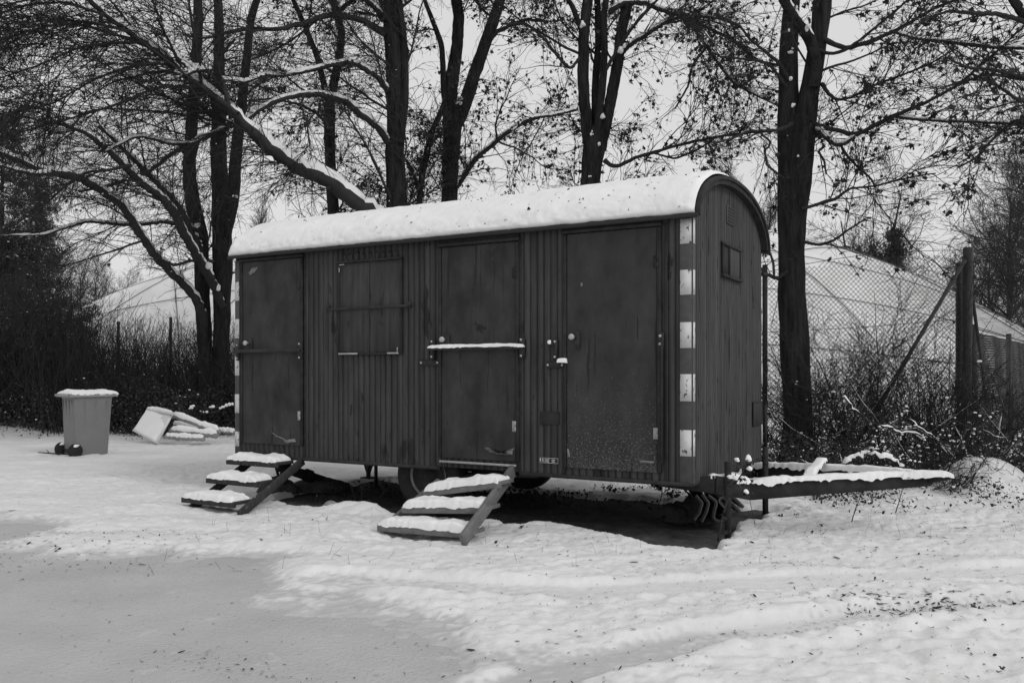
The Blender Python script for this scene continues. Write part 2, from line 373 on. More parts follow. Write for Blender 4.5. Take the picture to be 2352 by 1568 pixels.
# ================================================================== SKY, LIGHT, CAMERA
def make_world():
    w = bpy.data.worlds.new('World'); bpy.context.scene.world = w; w.use_nodes = True
    n = w.node_tree.nodes; l = w.node_tree.links; n.clear()
    out = n.new('ShaderNodeOutputWorld'); bg = n.new('ShaderNodeBackground'); l.new(bg.outputs[0], out.inputs[0])
    sky = n.new('ShaderNodeTexSky'); sky.sky_type = 'NISHITA'; sky.sun_disc = False
    sky.sun_elevation = math.radians(38); sky.sun_rotation = math.radians(130); sky.dust_density = 4
    bw = n.new('ShaderNodeRGBToBW'); l.new(sky.outputs[0], bw.inputs[0])
    pw = n.new('ShaderNodeMath'); pw.operation = 'POWER'; l.new(bw.outputs[0], pw.inputs[0]); pw.inputs[1].default_value = .12   # a closed cloud deck evens the sky out
    tc = n.new('ShaderNodeTexCoord'); nz = n.new('ShaderNodeTexNoise'); nz.inputs['Scale'].default_value = 1.6; nz.inputs['Detail'].default_value = 4
    l.new(tc.outputs['Generated'], nz.inputs['Vector'])
    mr = n.new('ShaderNodeMapRange'); mr.inputs[3].default_value = SKY * .95; mr.inputs[4].default_value = SKY * 1.05; l.new(nz.outputs[0], mr.inputs[0])
    mu = n.new('ShaderNodeMath'); mu.operation = 'MULTIPLY'; l.new(pw.outputs[0], mu.inputs[0]); l.new(mr.outputs[0], mu.inputs[1])
    l.new(mu.outputs[0], bg.inputs[0]); bg.inputs[1].default_value = .1
    s = bpy.data.lights.new('sun', 'SUN'); s.energy = .9; s.angle = math.radians(20); s.color = (1, 1, 1)
    so = bpy.data.objects.new('sun', s); C.objects.link(so)
    so.rotation_euler = (math.radians(90 - 38), 0, math.radians(50)); so.location = (0, 0, 20)
    cam = bpy.data.cameras.new('camera'); co = bpy.data.objects.new('camera', cam); C.objects.link(co)
    co.location = (0, 0, HC); co.rotation_euler = (math.radians(90), 0, 0)
    cam.sensor_width = 36; cam.lens = 36 * F / 2352; cam.shift_y = 70 / 2352; cam.clip_end = 2000; cam.clip_start = .05
    sc = bpy.context.scene; sc.camera = co
    sc.view_settings.view_transform = 'Standard'; sc.view_settings.look = 'None'; sc.view_settings.exposure = 0; sc.view_settings.gamma = 1
    sc.cycles.max_bounces = 6; sc.cycles.diffuse_bounces = 4
SKY = 6.3
make_world()

# ================================================================== WAGON FRAME
WC = np.array([1.533, 7.34, 0.]); UX = np.array([.870, -.493, 0.]); UX /= np.linalg.norm(UX); VY = np.array([-UX[1], UX[0], 0.])
LW, WW, ZB, ZE = 5.45, 2.42, .456, 2.755
def loc2w(x, y, z): return WC + UX * x + VY * y + np.array([0, 0, z])
def w2loc(p):
    d = np.asarray(p) - WC; return np.array([d @ UX, d @ VY, d[2]])
def fr(px, py, off=0.):                               # picture point -> place on the long front wall
    k = (px - CX) / F; o = WC + VY * off
    x = (k * o[1] - o[0]) / (UX[0] - k * UX[1]); Y = o[1] + UX[1] * x
    return x, HC + (HY - py) * Y / F
def en(px, py):                                       # picture point -> place on the end wall
    k = (px - CX) / F; y = (k * WC[1] - WC[0]) / (VY[0] - k * VY[1]); Y = WC[1] + VY[1] * y
    return y, HC + (HY - py) * Y / F

# ================================================================== GROUND
def soil_sd(X, Y):                                    # >0 inside the bare patch under the trailer
    lx = (X - WC[0]) * UX[0] + (Y - WC[1]) * UX[1]; ly = (X - WC[0]) * VY[0] + (Y - WC[1]) * VY[1]
    f0 = -.22 + .2 * vn(lx * .9 + 4, lx * 0) - .25 * np.exp(-((lx + .1) / .5) ** 2) + .22 * np.exp(-((lx + 1.2) / .4) ** 2) * 1
    d = np.minimum(np.minimum(ly - f0, 1.95 + .3 * vn(lx * .8, lx * 0 + 9) - ly), np.minimum(lx + 5.0, .28 - lx + .25 * vn(ly * 1.3, ly * 0 + 2)))
    return d
PB = np.array([(-12, 14), (-8, 10.3), (-5.5, 8.3), (-3.44, 6.8), (-2.28, 6.4), (-1.54, 5.4), (-.92, 4.95), (-.30, 4.6), (.25, 4.25), (.8, 3.4), (1.2, 2.0), (2.5, 0), (3, -8)])
def path_sd(X, Y):                                    # >0 on the packed drive
    best = np.full(X.shape, 1e9); sgn = np.zeros(X.shape)
    for (a, b), (c, d) in zip(PB[:-1], PB[1:]):
        ex, ey = c - a, d - b; t = np.clip(((X - a) * ex + (Y - b) * ey) / (ex * ex + ey * ey), 0, 1)
        dx = X - a - t * ex; dy = Y - b - t * ey; dd = np.hypot(dx, dy); s = np.sign(ey * (X - a) - ex * (Y - b))
        m = dd < best; best = np.where(m, dd, best); sgn = np.where(m, s, sgn)
    return best * sgn
TR = np.array([(-.6, 3.2), (.154, 4.13), (.98, 4.62), (2.12, 5.1), (3.03, 5.34), (5, 5.7), (9, 6.2)])
TR2 = np.array([(-1.3, 6.0), (-.4, 5.75), (.4, 5.62), (1.6, 5.9), (3.2, 6.15), (6, 6.6), (9, 7.2)])
def line_d(X, Y, L):
    best = np.full(X.shape, 1e9); al = np.zeros(X.shape); acc = 0
    for (a, b), (c, d) in zip(L[:-1], L[1:]):
        ex, ey = c - a, d - b; ll = math.hypot(ex, ey); t = np.clip(((X - a) * ex + (Y - b) * ey) / ll ** 2, 0, 1)
        dx = X - a - t * ex; dy = Y - b - t * ey; dd = np.hypot(dx, dy) * np.sign(ex * dy - ey * dx + 1e-9)
        m = np.abs(dd) < np.abs(best); best = np.where(m, dd, best); al = np.where(m, acc + t * ll, al); acc += ll
    return best, al
TRK = [0]
def ground_h(X, Y):
    n5 = fbm(X * 5.2, Y * 7.5, 2); am = .45 + 1.3 * (vn(X * .55 + 3, Y * .8) + .5); h = .012 + .06 * fbm(X * 1.1, Y * 2.2, 2) + .034 * am * np.abs(n5) - .018 * am * fbm(X * 11, Y * 14, 2) * (n5 > -.2) + .013 * fbm(X * 24, Y * 24, 2)
    far = sst(14, 40, np.hypot(X, Y)); h = h * (1 - .6 * far) + .25 * far * fbm(X * .12, Y * .12, 2)
    ps = path_sd(X, Y) + .9 * fbm(X * 1.1, Y * 1.1, 3)
    pk = sst(-.7, .35, ps); h = h * (1 - .55 * pk) - .070 * pk - .05 * sst(.2, .9, ps)
    ss = soil_sd(X, Y) + .16 * fbm(X * 4, Y * 4, 3)
    h = h - .16 * sst(-.05, .06, ss) + .015 * np.exp(-(ss / .12) ** 2)
    for L, wd, dp in ((TR, .14, .034), (TR2, .17, .018), (TR + np.array([-.2, 1.5]), .1, .0)):
        if dp == 0: continue
        d, al = line_d(X, Y, L); on = sst(wd + .05, wd - .03, np.abs(d))
        h = h * (1 - .85 * on) - dp * on * .8 + .008 * (1 + 1.2 * vn(X * 3, Y * 3)) * np.exp(-((np.abs(d) - wd - .09) / .06) ** 2)
        if dp > .03 and X.size > 9999: TRK[0] = on * (.30 + .6 * (np.sin(al * 2 * math.pi / .07 + 12 * np.abs(d)) > .35) * (np.abs(d) > .02) * (vn(al * 2.5, d * 22) > -.05)) * (Y < 6.5)
        if dp > .03: h = h + on * .0 * np.sign(np.sin(al * 2 * math.pi / .075 + 9 * np.abs(d))) * (np.abs(d) > .03) * (vn(al * 1.5, d * 0) > -.2)
    # snowed-over mounds
    for (mx, my, r, hh) in MOUNDS:
        h = h + hh * np.exp(-(((X - mx) ** 2 + (Y - my) ** 2) / r ** 2) ** 1.4)
    return h
_p = GR(850, 1180); _q = GR(2270, 1128)
MOUNDS = [(_p[0] + .02, _p[1] + .05, .26, .10), (_p[0] - .30, _p[1] + .10, .14, .05), (_q[0], _q[1] + .2, .55, .36), (-12.6, 21.5, 3, .3), (-.85, 7.62, .42, -.05), (-.95, 7.75, .3, -.04), (-3.2, 9.25, .5, -.035)]

def axis(lo, hi, fine_lo, fine_hi, step, grow=1.07):
    a = list(np.arange(fine_lo, fine_hi, step)); s = step
    while a[-1] < hi: s *= grow; a.append(a[-1] + s)
    s = step
    while a[0] > lo: s *= grow; a.insert(0, a[0] - s)
    return np.array(a)
def sheet(name, X, Y, Z, m, label=None):
    g = Geo(); g.grid(np.stack([X, Y, Z], -1)); o = g.build(name, m); tag(o, kind='structure'); 
    return o
xa = axis(-400, 400, -5.6, 6.0, .022, 1.022); ya = axis(-60, 500, 3.6, 10.5, .022, 1.014)
X, Y = np.meshgrid(xa, ya, indexing='ij'); Hh = ground_h(X, Y); og = sheet('snow_ground', X, Y, Hh, M['gsnow'])
thn = sst(.042, .008, Hh + .036 + .030 * fbm(X * 26, Y * 26, 3)) * sst(-1.8, -.6, path_sd(X, Y)) * .9
at = og.data.attributes.new('thin', 'FLOAT', 'POINT'); at.data.foreach_set('value', np.clip(np.maximum(thn, TRK[0]), 0, 1).astype(np.float32).ravel())
xa = np.arange(-14, 4, .04); ya = np.arange(-9, 17, .04); X, Y = np.meshgrid(xa, ya, indexing='ij')
sheet('path', X, Y, .004 * fbm(X * 5, Y * 5, 3) - .036 - .002 * np.sin(X * 40 + Y * 25) * (fbm(X * .8, Y * .8, 2) > .1) - .09 * sst(-.9, -1.3, path_sd(X, Y) + .3 * fbm(X, Y, 2)) - .1 * sst(-.3, .1, soil_sd(X, Y)), M['path'])
lx = np.arange(-5.5, .9, .03); ly = np.arange(-.8, 2.6, .03); A, B = np.meshgrid(lx, ly, indexing='ij')
X = WC[0] + UX[0] * A + VY[0] * B; Y = WC[1] + UX[1] * A + VY[1] * B
sheet('soil', X, Y, -.04 + .03 * fbm(X * 5, Y * 5, 4) - .12 * sst(-.25, -.4, soil_sd(X, Y)), M['soil'])

# ================================================================== TRAILER
root = empty('construction_trailer', WC, math.atan2(UX[1], UX[0]), 'dark wooden construction trailer with barrel roof under thick snow', 'trailer')
c0, hw = WW / 2, WW / 2
def arch(y, grow=0.):
    h = hw + grow; t = np.clip(np.abs((np.asarray(y, float) - c0) / h), 0, 1)
    return ZE + (.455 + grow * .7) * (1 - t ** 2.15) ** .52
def boards(L, bw, gw=.011, gd=.016):
    bw0 = bw; rb = random.Random(4)
    xs, ds = [0.], [0.]; x = 0
    while x + bw < L - .01:
        x += bw0 * rb.choice((.9, 1, 1, 1.12)); gw = rb.uniform(.007, .014); xs += [x - gw, x - gw / 2, x + gw / 2 - .001, x + gw / 2]; ds += [0, gd, gd, 0]
    xs.append(L); ds.append(0); return np.array(xs), np.array(ds)
# front wall
g = Geo(); xs, ds = boards(LW, .071)
g.grid(np.stack([np.stack([-xs, ds, np.full_like(xs, ZB + .03)], 1), np.stack([-xs, ds, np.full_like(xs, ZE)], 1)], 1))
g.build('wall', M['wall'], root, smooth=False)
# end wall under the arch
g = Geo(); ys, ds = boards(WW, .058, .010, .014); zz = np.linspace(0, 1, 14)
top = arch(ys) - .01
g.grid(np.stack([np.stack([-ds, ys, ZB + .03 + (top - ZB - .03) * q], 1) for q in zz], 1))
g.build('wall', M['endw'], root, smooth=False)
g = Geo(); ys2 = np.linspace(0, WW, 60)
g.grid(np.stack([np.stack([0 * ys2 - LW, ys2, 0 * ys2 + ZB], 1), np.stack([0 * ys2 - LW, ys2, arch(ys2) - .01], 1)], 1)); g.build('wall', M['wall'], root, smooth=False)
g = Geo(); g.box((-LW / 2, WW, (ZB + ZE) / 2), (LW, .03, ZE - ZB)); g.build('wall', M['wall'], root, smooth=False)
g = Geo(); g.box((-LW / 2, WW / 2, ZB + .06), (LW - .04, WW - .05, .05)); g.build('floor', M['wood'], root, smooth=False)
# sill rail along the bottom of the walls
dA = [fr(560, 602)[0], fr(692, 600)[0]]; dB = [fr(1016, 570)[0], fr(1186, 555)[0]]; dC = [fr(1303, 540)[0], fr(1511, 523)[0]]
g = Geo(); g.box(((-LW + dB[0] - .02) / 2, -.004, ZB + .015), (abs(-LW - dB[0] + .02), .03, .035)); g.box(((dB[1] + .04) / 2, -.004, ZB + .015), (abs(dB[1] + .04), .03, .035))
g.box((-.012, WW / 2, ZB + .015), (.03, WW - .04, .035))
g.build('sill_rail', M['iron'], root, bevel=.003)
# doors
def door(dx, ztop, zbot, m, hinge_right=True, nm='door'):
    x0, x1 = dx; fw = .035
    g = Geo()
    g.box((x0 - fw / 2, -.012, (ztop + zbot) / 2), (fw, .03, ztop - zbot)); g.box((x1 + fw / 2, -.012, (ztop + zbot) / 2), (fw, .03, ztop - zbot))
    g.box(((x0 + x1) / 2, -.018, ztop + .025), (x1 - x0 + 2 * fw + .02, .045, .03)); g.box(((x0 + x1) / 2, -.010, ztop + .062), (x1 - x0 + 2 * fw, .026, .04))
    g.build('door_frame', M['trim'], root, bevel=.003)
    n, k = 26, 40; u = np.linspace(x0 + .006, x1 - .006, n); v = np.linspace(zbot, ztop, k); U, Vv = np.meshgrid(u, v, indexing='ij')
    g = Geo(); d = -.016 + .004 * fbm(U * 1.5 + x0 * 9, Vv * 1.5, 3)
    g.grid(np.stack([U, d, Vv], -1))
    # edges
    for a, b in ((0, slice(None)), (-1, slice(None))):
        e = np.stack([U[a, b], d[a, b], Vv[a, b]], -1); g.grid(np.stack([e, e + np.array([0, .03, 0])], 1))
    for b in (0, -1):
        e = np.stack([U[:, b], d[:, b], Vv[:, b]], -1); g.grid(np.stack([e, e + np.array([0, .03, 0])], 1))
    dr = g.build(nm, m, root, smooth=False)
    hx = x1 + .004
    for q in (.14, .84):
        z = ztop - (ztop - zbot) * q; h = Geo(); h.cyl((hx, -.03, z - .05), (hx, -.03, z - .003), .008, n=8); h.cyl((hx, -.03, z + .003), (hx, -.03, z + .05), .008, n=8)
        h.box((hx - .02, -.0215, z), (.035, .004, .1)); h.build('hinge', M['zinc' if q > .5 else 'iron'], dr)
    return dr
def knob(dr, x, z, r=.032):
    g = Geo(); g.box((x + .035, -.032, z - .03), (.045, .012, .16)); g.build('lock_plate', M['iron'], dr, bevel=.003)
    g = Geo(); g.tube(np.array([(x, -.028, z), (x, -.06, z), (x, -.065, z), (x, -.085, z), (x, -.095, z)]), np.array([r * .5, r * .5, r * .9, r, r * .75]), 16); g.build('knob', M['knob'], dr)
zA = (fr(600, 601)[1], fr(620, 1019)[1]); zB_ = (fr(1100, 563)[1], fr(1100, 1054)[1]); zC = (fr(1410, 531)[1], fr(1410, 1079)[1])
d1 = door(dA, zA[0], zA[1], M['door']); d2 = door(dB, zB_[0], zB_[1], M['door']); d3 = door(dC, zC[0], zC[1], M['door3'])
knob(d1, *fr(575, 788), r=.028); knob(d2, *fr(1025, 780), r=.028); knob(d3, *fr(1321, 774), r=.028)
# pale scars where paint has gone
def scar(dr, pts, m=M['scar'], th=.0025, y=-.021):
    P = np.array([[fr(a, b)[0], 0, fr(a, b)[1]] for a, b in pts]); c = P.mean(0); g = Geo()
    K = 40; d = np.r_[0, np.cumsum(np.linalg.norm(np.diff(np.r_[P, P[:1]], axis=0), axis=1))]; s = np.linspace(0, d[-1], K, endpoint=False)
    PP = np.stack([np.interp(s, d, np.r_[P, P[:1]][:, i]) for i in range(3)], 1); PP += (PP - c) * (.25 * rng.normal(size=(K, 1)) * .5)
    V = np.concatenate([[c], PP]); V[:, 1] = y - th; V2 = PP.copy(); V2[:, 1] = y + .004
    i = np.arange(K); g.add(V, np.stack([np.zeros(K, int), 1 + (i + 1) % K, 1 + i], 1)); o = g.n; g.V.append(V2); g.n += K
    g.Fq.append(np.stack([1 + i, 1 + (i + 1) % K, o + (i + 1) % K, o + i], 1)); g.build('paint_scar', m, dr, smooth=False)
scar(d1, [(574, 628), (582, 616), (597, 614), (590, 624), (578, 632)]); scar(d1, [(655, 1010), (681, 1007), (683, 1014), (660, 1017)]); scar(d1, [(626, 990), (640, 1000), (660, 1009), (660, 1011), (636, 1001)])
scar(d2, [(1116, 1024), (1130, 1030), (1150, 1038), (1172, 1034), (1182, 1028), (1182, 1044), (1160, 1044), (1135, 1040)])
scar(d3, [(1305, 1030), (1309, 1032), (1311, 1048), (1306, 1050)]); scar(d3, [(1470, 1056), (1505, 1058), (1505, 1064), (1472, 1060)]); scar(d3, [(1336, 650), (1340, 650), (1340, 658), (1336, 658)])
# light metal sill under the middle door
g = Geo(); zs = fr(1100, 1062)[1]; g.box(((dB[0] + dB[1]) / 2, -.03, zs - .005), (dB[1] - dB[0] + .02, .03, .02)); g.build('door_sill', M['zinc'], root, bevel=.003)
# shuttered window
wx = (fr(782, 600)[0], fr(921, 600)[0]); wz = (fr(850, 601)[1], fr(850, 811)[1])
g = Geo(); f = .022
g.box((wx[0] - f / 2, -.01, sum(wz) / 2), (f, .028, wz[0] - wz[1])); g.box((wx[1] + f / 2, -.01, sum(wz) / 2), (f, .028, wz[0] - wz[1]))
g.box((sum(wx) / 2, -.014, wz[0] + .012), (wx[1] - wx[0] + .06, .04, .022)); g.box((sum(wx) / 2, -.011, wz[1] - .008), (wx[1] - wx[0] + .03, .03, .02))
wn = g.build('window', M['trim'], root, bevel=.003)
mid = fr(851, 700)[0]
for a, b in ((wx[0], mid - .004), (mid + .004, wx[1])):
    g = Geo(); g.box(((a + b) / 2, -.006, sum(wz) / 2), (b - a, .016, wz[0] - wz[1])); g.box(((a + b) / 2, -.0145, sum(wz) / 2), (b - a - .09, .004, wz[0] - wz[1] - .04)); g.build('shutter', M['wall'], wn, bevel=.002)
g = Geo()
for a, b in ((781, 825), (893, 919)):
    g = Geo(); x0, x1 = fr(a, 811)[0], fr(b, 811)[0]; g.box(((x0 + x1) / 2, -.029, fr(850, 811)[1] - .003), (x1 - x0, .006, .018)); g.build('bare_edge', M['zinc'], wn, bevel=.002)
g = Geo()
g.box((fr(783, 625)[0], -.027, fr(783, 621)[1]), (.012, .006, .05)); g.box((fr(916, 806)[0], -.027, fr(916, 803)[1]), (.012, .006, .05)); g.box((fr(790, 612)[0], -.037, fr(790, 609)[1]), (.07, .006, .01))
g.build('bare_edge', M['zinc'], wn, bevel=.002)
# dried sealant curls above the shuttered window
g = Geo()
for k in range(9):
    x0, z0 = fr(788 + 15 * k, 594 - k * .9); a = np.linspace(-.4, 2.6, 12); r = .022 + .012 * random.random()
    P = np.stack([x0 + r * np.cos(a) * .8 + .02, np.full(12, -.007), z0 + .01 + 1.6 * r * np.sin(a)], 1) + rng.normal(size=(12, 3)) * [.003, .001, .003]
    g.tube(P, .0045 + .002 * rng.random(12), 5)
g.build('dried_sealant', M['iron'], wn)
x0, z0 = fr(756, 708); x1, z1 = fr(947, 706)
g = Geo(); g.box(((x0 + x1) / 2, -.042, (z0 + z1) / 2), (x1 - x0, .014, .026)); g.box((x0 + .01, -.025, z0), (.03, .05, .05)); g.box((x1 - .01, -.025, z0), (.03, .05, .05))
g.build('security_bar', M['iron'], wn, bevel=.003)
# lock bars over the doors
def lockbar(xa, xb, za, zb, dr, snowy=False):
    g = Geo(); g.box(((xa + xb) / 2, -.075, (za + zb) / 2), (xb - xa, .012, .04)); g.box(((xa + xb) / 2, -.062, (za + zb) / 2 + .016), (xb - xa, .03, .008))
    b = g.build('lock_bar', M['iron'], root, bevel=.002)
    for x in (xa + .02, xb - .03):
        h = Geo(); h.box((x, -.028, za - .01), (.045, .04, .19)); h.build('bracket', M['iron'], b, bevel=.004)
        for dz in (.07, -.08): h = Geo(); h.cyl((x, -.05, za + dz), (x, -.056, za + dz), .011, n=10); h.build('bolt', M['knob'], b)
    if snowy:
        s = Geo(); snow_slab(s, (xa - .01, -.088, za + .018), (xb - xa + .02, 0, 0), (0, .05, 0), .02, 4, n=60, m=8, over=.0); s.build('snow', M['snow'], b)
lockbar(fr(549, 805)[0], fr(699, 806)[0], fr(600, 806)[1], fr(600, 806)[1], d1)
lockbar(fr(994, 799)[0], fr(1209, 798)[0], fr(1100, 799)[1], fr(1100, 799)[1], d2, True)
# the third bar hangs down beside its door
x, zt = fr(1521, 785); zb = fr(1522, 1063)[1]
g = Geo(); g.box((x, -.045, (zt + zb) / 2), (.045, .010, zt - zb)); g.box((x + .018, -.060, (zt + zb) / 2), (.008, .03, zt - zb)); b = g.build('lock_bar', M['beam'], root, bevel=.002)
h = Geo(); h.box((x, -.028, zt + .01), (.05, .024, .14)); h.build('bracket', M['iron'], b, bevel=.004)
for dz in (.05, -.02): h = Geo(); h.cyl((x, -.05, zt + dz), (x, -.06, zt + dz), .012, n=10); h.build('bolt', M['knob'], b)
# hasps left of the second and third door, right-hand bracket of the third bar
def hasp(xa, ya_, xb):
    x0, z0 = fr(xa, ya_); x1 = fr(xb, ya_)[0]
    g = Geo(); g.box(((x0 + x1) / 2, -.012, z0), (x1 - x0, .014, .055)); h = g.build('hasp', M['iron'], root, bevel=.003)
    for x in (x0 + .02, x1 - .03): g = Geo(); g.cyl((x, -.016, z0), (x, -.026, z0), .011, n=8); g.build('bolt', M['knob'], h)
    return h
hasp(966, 833, 1013); hh = hasp(1256, 838, 1300)
x, z = fr(1277, 802); g = Geo(); g.box((x, -.015, z), (.045, .02, .19)); g.cyl((x - .02, -.02, z + .04), (x - .05, -.05, z + .045), .012); b = g.build('bracket', M['iron'], root, bevel=.004)
for dz in (.07, -.07): g = Geo(); g.cyl((x, -.02, z + dz), (x, -.031, z + dz), .011, n=8); g.build('bolt', M['knob'], b)
g = Geo(); blobs(g, np.array([[x - .045, -.05, z + .065]]), np.array([.022])); snow_slab(g, (fr(1287, 832)[0], -.05, fr(1290, 829)[1] - .0), (.07, 0, 0), (0, .045, 0), .025, 8, n=14, m=8); g.build('snow', M['snow'], hh)
x, z = fr(1263, 960); g = Geo(); g.box((x, -.004, z), (.20, .009, .12)); g.build('repair_patch', M['trim'], root, bevel=.002)
# type plate with worn lettering
x, z = fr(1262, 1057); g = Geo(); g.box((x, -.004, z), (.19, .008, .052)); pl = g.build('type_plate', M['ink'], root, bevel=.001)
g = Geo(); g.box((x, -.0095, z + .023), (.19, .003, .003)); g.box((x, -.0095, z - .023), (.19, .003, .003)); g.box((x + .094, -.0095, z), (.003, .003, .046)); g.box((x - .094, -.0095, z), (.003, .003, .046))
g.box((x - .088, -.0095, z), (.006, .003, .03)); g.box((x - .070, -.0095, z), (.004, .003, .034)); g.box((x - .062, -.0095, z + .012), (.016, .003, .004)); g.box((x - .060, -.0095, z - .002), (.014, .003, .004)); g.box((x - .053, -.0095, z - .010), (.004, .003, .016))
for k, (a, w_) in enumerate(((-.02, .05), (.045, .04))): g.box((x + a, -.0095, z + .009), (w_, .003, .006)); g.box((x + a - .004, -.0095, z - .002), (w_ * .7, .003, .005)); g.box((x + a, -.0095, z - .012), (w_ * .9, .003, .005))
g.build('plate_lettering', M['white'], pl)
# corner strips: worn white and grey blocks
def strip(x0, x1, zs, side=None, nm='warning_strip'):
    g = Geo(); g.box(((x0 + x1) / 2, -.007, (ZB + .02 + ZE - .03) / 2), (x1 - x0, .014, ZE - ZB - .05))
    if side: g.box((.004, .018, (ZB + .02 + ZE - .03) / 2), (.012, .036 + .014, ZE - ZB - .05))
    s = g.build(nm, M['dgrey'], root, bevel=.002)
    for a, b in zs:
        g = Geo(); g.box(((x0 + x1) / 2, -.0155, (a + b) / 2), (x1 - x0 - .004, .003, a - b))
        if side: g.box((.0115, .016, (a + b) / 2), (.003, .05, a - b))
        g.build('white_block', M['white'], s)
zs = [(fr(1575, a)[1], fr(1575, b)[1]) for a, b in ((503, 560), (620, 677), (740, 799), (859, 921), (987, 1047))]
strip(fr(1563, 800)[0], -.0, zs, True)
zs = [(fr(546, a)[1], fr(546, b)[1]) for a, b in ((648, 691), (733, 777), (818, 862), (905, 948), (990, 1024))]
strip(-LW, fr(552, 800)[0], zs)
# mouldings: vertical battens near door edges
for px in (702, 1195, 1296, 1530):
    g = Geo(); x = fr(px, 800)[0]; g.box((x, -.006, (ZB + ZE) / 2), (.022, .012, ZE - ZB - .08)); g.build('batten', M['trim'], root, bevel=.002)
# end wall fittings
y0, zt = en(1657, 568); y1, zb = en(1697, 640)
zt = (en(1657, 566)[1] + en(1697, 574)[1]) / 2; zb = (en(1657, 628)[1] + en(1697, 643)[1]) / 2
g = Geo(); g.box((.012, (y0 + y1) / 2, zt + .012), (.03, y1 - y0 + .06, .024)); g.box((.016, (y0 + y1) / 2, zb - .014), (.04, y1 - y0 + .06, .028))
g.box((.010, y0, (zt + zb) / 2), (.026, .024, zt - zb)); g.box((.010, y1, (zt + zb) / 2), (.026, .024, zt - zb)); g.box((.012, y0 + (y1 - y0) * .38, (zt + zb) / 2), (.02, .03, zt - zb))
w2 = g.build('window', M['trim'], root, bevel=.002)
g = Geo(); g.box((.003, y0 + (y1 - y0) * .19, (zt + zb) / 2), (.008, (y1 - y0) * .34, zt - zb)); g.build('shutter', M['ink'], w2)
g = Geo(); g.box((.006, y0 + (y1 - y0) * .70, (zt + zb) / 2), (.012, (y1 - y0) * .56, zt - zb)); g.build('shutter', M['endw'], w2, bevel=.002)
y0, y1 = en(1668, 495)[0], en(1684, 500)[0]; zt, zb = en(1675, 475)[1], en(1675, 516)[1]
g = Geo(); g.box((.004, (y0 + y1) / 2, (zt + zb) / 2), (.012, y1 - y0, zt - zb)); vt = g.build('vent', M['endw'], root, bevel=.002)
g = Geo()
for k in range(5): g.box((.0115, (y0 + y1) / 2, zb + .03 + (zt - zb - .05) * k / 4), (.004, (y1 - y0) * .7, .014))
g.build('slot', M['ink'], vt)
y0, y1 = en(1727, 950)[0], WW - .02; zt, zb = en(1738, 921)[1], en(1738, 976)[1]
g = Geo(); g.box((.015, (y0 + y1) / 2, (zt + zb) / 2), (.012, y1 - y0, zt - zb)); g.box((.009, (y0 + y1) / 2, zt - .01), (.03, y1 - y0 + .02, .02)); g.build('metal_flap', M['iron'], root, bevel=.002)
g = Geo(); g.cyl((.0, WW + .02, 2.5), (.06, WW + .06, 2.5), .018); g.build('peg', M['iron'], root)
for zc, hh_ in ((ZB + .35, .3), (1.4, .25), (2.0, .25)): g = Geo(); g.box((0, WW + .02, zc), (.02, .012, hh_)); g.build('white_block', M['white'], root)

# roof
nn = 70; ph = np.linspace(0, math.pi, nn); yy = c0 - (hw + .045) * np.cos(ph)
def roof_z(y, e): return arch(y, .045 + e)
def prof(e):                                          # section pushed out by e
    y = c0 - (hw + .045) * np.cos(ph); z = arch(y, .045); P = np.stack([y, z], 1); T = nrm(np.gradient(P, axis=0)); Nn = np.stack([-T[:, 1], T[:, 0]], 1)
    Nn[0] = (-1, .0); Nn[-1] = (1, 0); return P + Nn * e
g = Geo(); o_, i_ = prof(.018), prof(-.004)
for x in (0,): pass
xo, xi = .075, -LW - .05
def ring(P, x): return np.stack([np.full(len(P), x), P[:, 0], P[:, 1]], 1)
g.grid(np.stack([ring(o_, xi), ring(o_, xo)], 0)); g.grid(np.stack([ring(i_, xo), ring(i_, xi)], 0))
for x in (xo, xi): g.grid(np.stack([ring(o_, x), ring(i_, x)], 0))
for k in (0, -1): g.grid(np.stack([np.stack([ring(o_, xi)[k], ring(o_, xo)[k]]), np.stack([ring(i_, xi)[k], ring(i_, xo)[k]])]))
g.build('roof', M['iron'], root, smooth=False)
g = Geo()                                             # rolled drip edge on both eaves and arched end trim
for y in (c0 - hw - .070, c0 + hw + .070):
    g = Geo(); g.box(((xo + xi) / 2, y, ZE - .005), (xo - xi, .035, .034)); g.build('eave', M['ink'], root, bevel=.006)
g = Geo()
for x, s in ((.045, 1),):
    a = prof(-.003); b = prof(-.052); g.grid(np.stack([ring(a, .07), ring(b, .07)], 0)); g.grid(np.stack([ring(b, .07), ring(b, .0)], 0))
    a2 = prof(.025); b2 = prof(-.008)
    g.grid(np.stack([ring(a2, .088), ring(b2, .088)], 0)); g.grid(np.stack([ring(b2, .088), ring(b2, .06)], 0)); g.grid(np.stack([ring(a2, .05), ring(a2, .088)], 0))
g.build('arch_trim', M['trim'], root, smooth=False)
# snow on the roof
nx, na = 300, 90; xs = np.linspace(xi + .005, xo - .03, nx); al = np.linspace(0, 1, na)
ph = al * math.pi; base = prof(.018)
Xg, Ag = np.meshgrid(xs, al, indexing='ij')
arc = np.r_[0, np.cumsum(np.linalg.norm(np.diff(base, axis=0), axis=1))]
e0 = prof(0.); e1 = prof(1.); Nn = e1 - e0
edge = np.minimum(1, np.minimum(Ag, 1 - Ag) * 60) ** .5; endf = np.minimum(1, np.minimum(Xg - xi, xo - .02 - Xg) / .06).clip(0, 1) ** .5
low = np.minimum(Ag, 1 - Ag)
tn = (.036 + .024 * sst(.05, .4, low)) * (1 + .24 * fbm(Xg * 2.2, Ag * 6, 3)) + .012 * fbm(Xg * 9, Ag * 30, 2) + (.015 * fbm(Xg * 20, Ag * 60, 3)) * sst(.16, .02, low)
tn = tn * edge * endf + .002
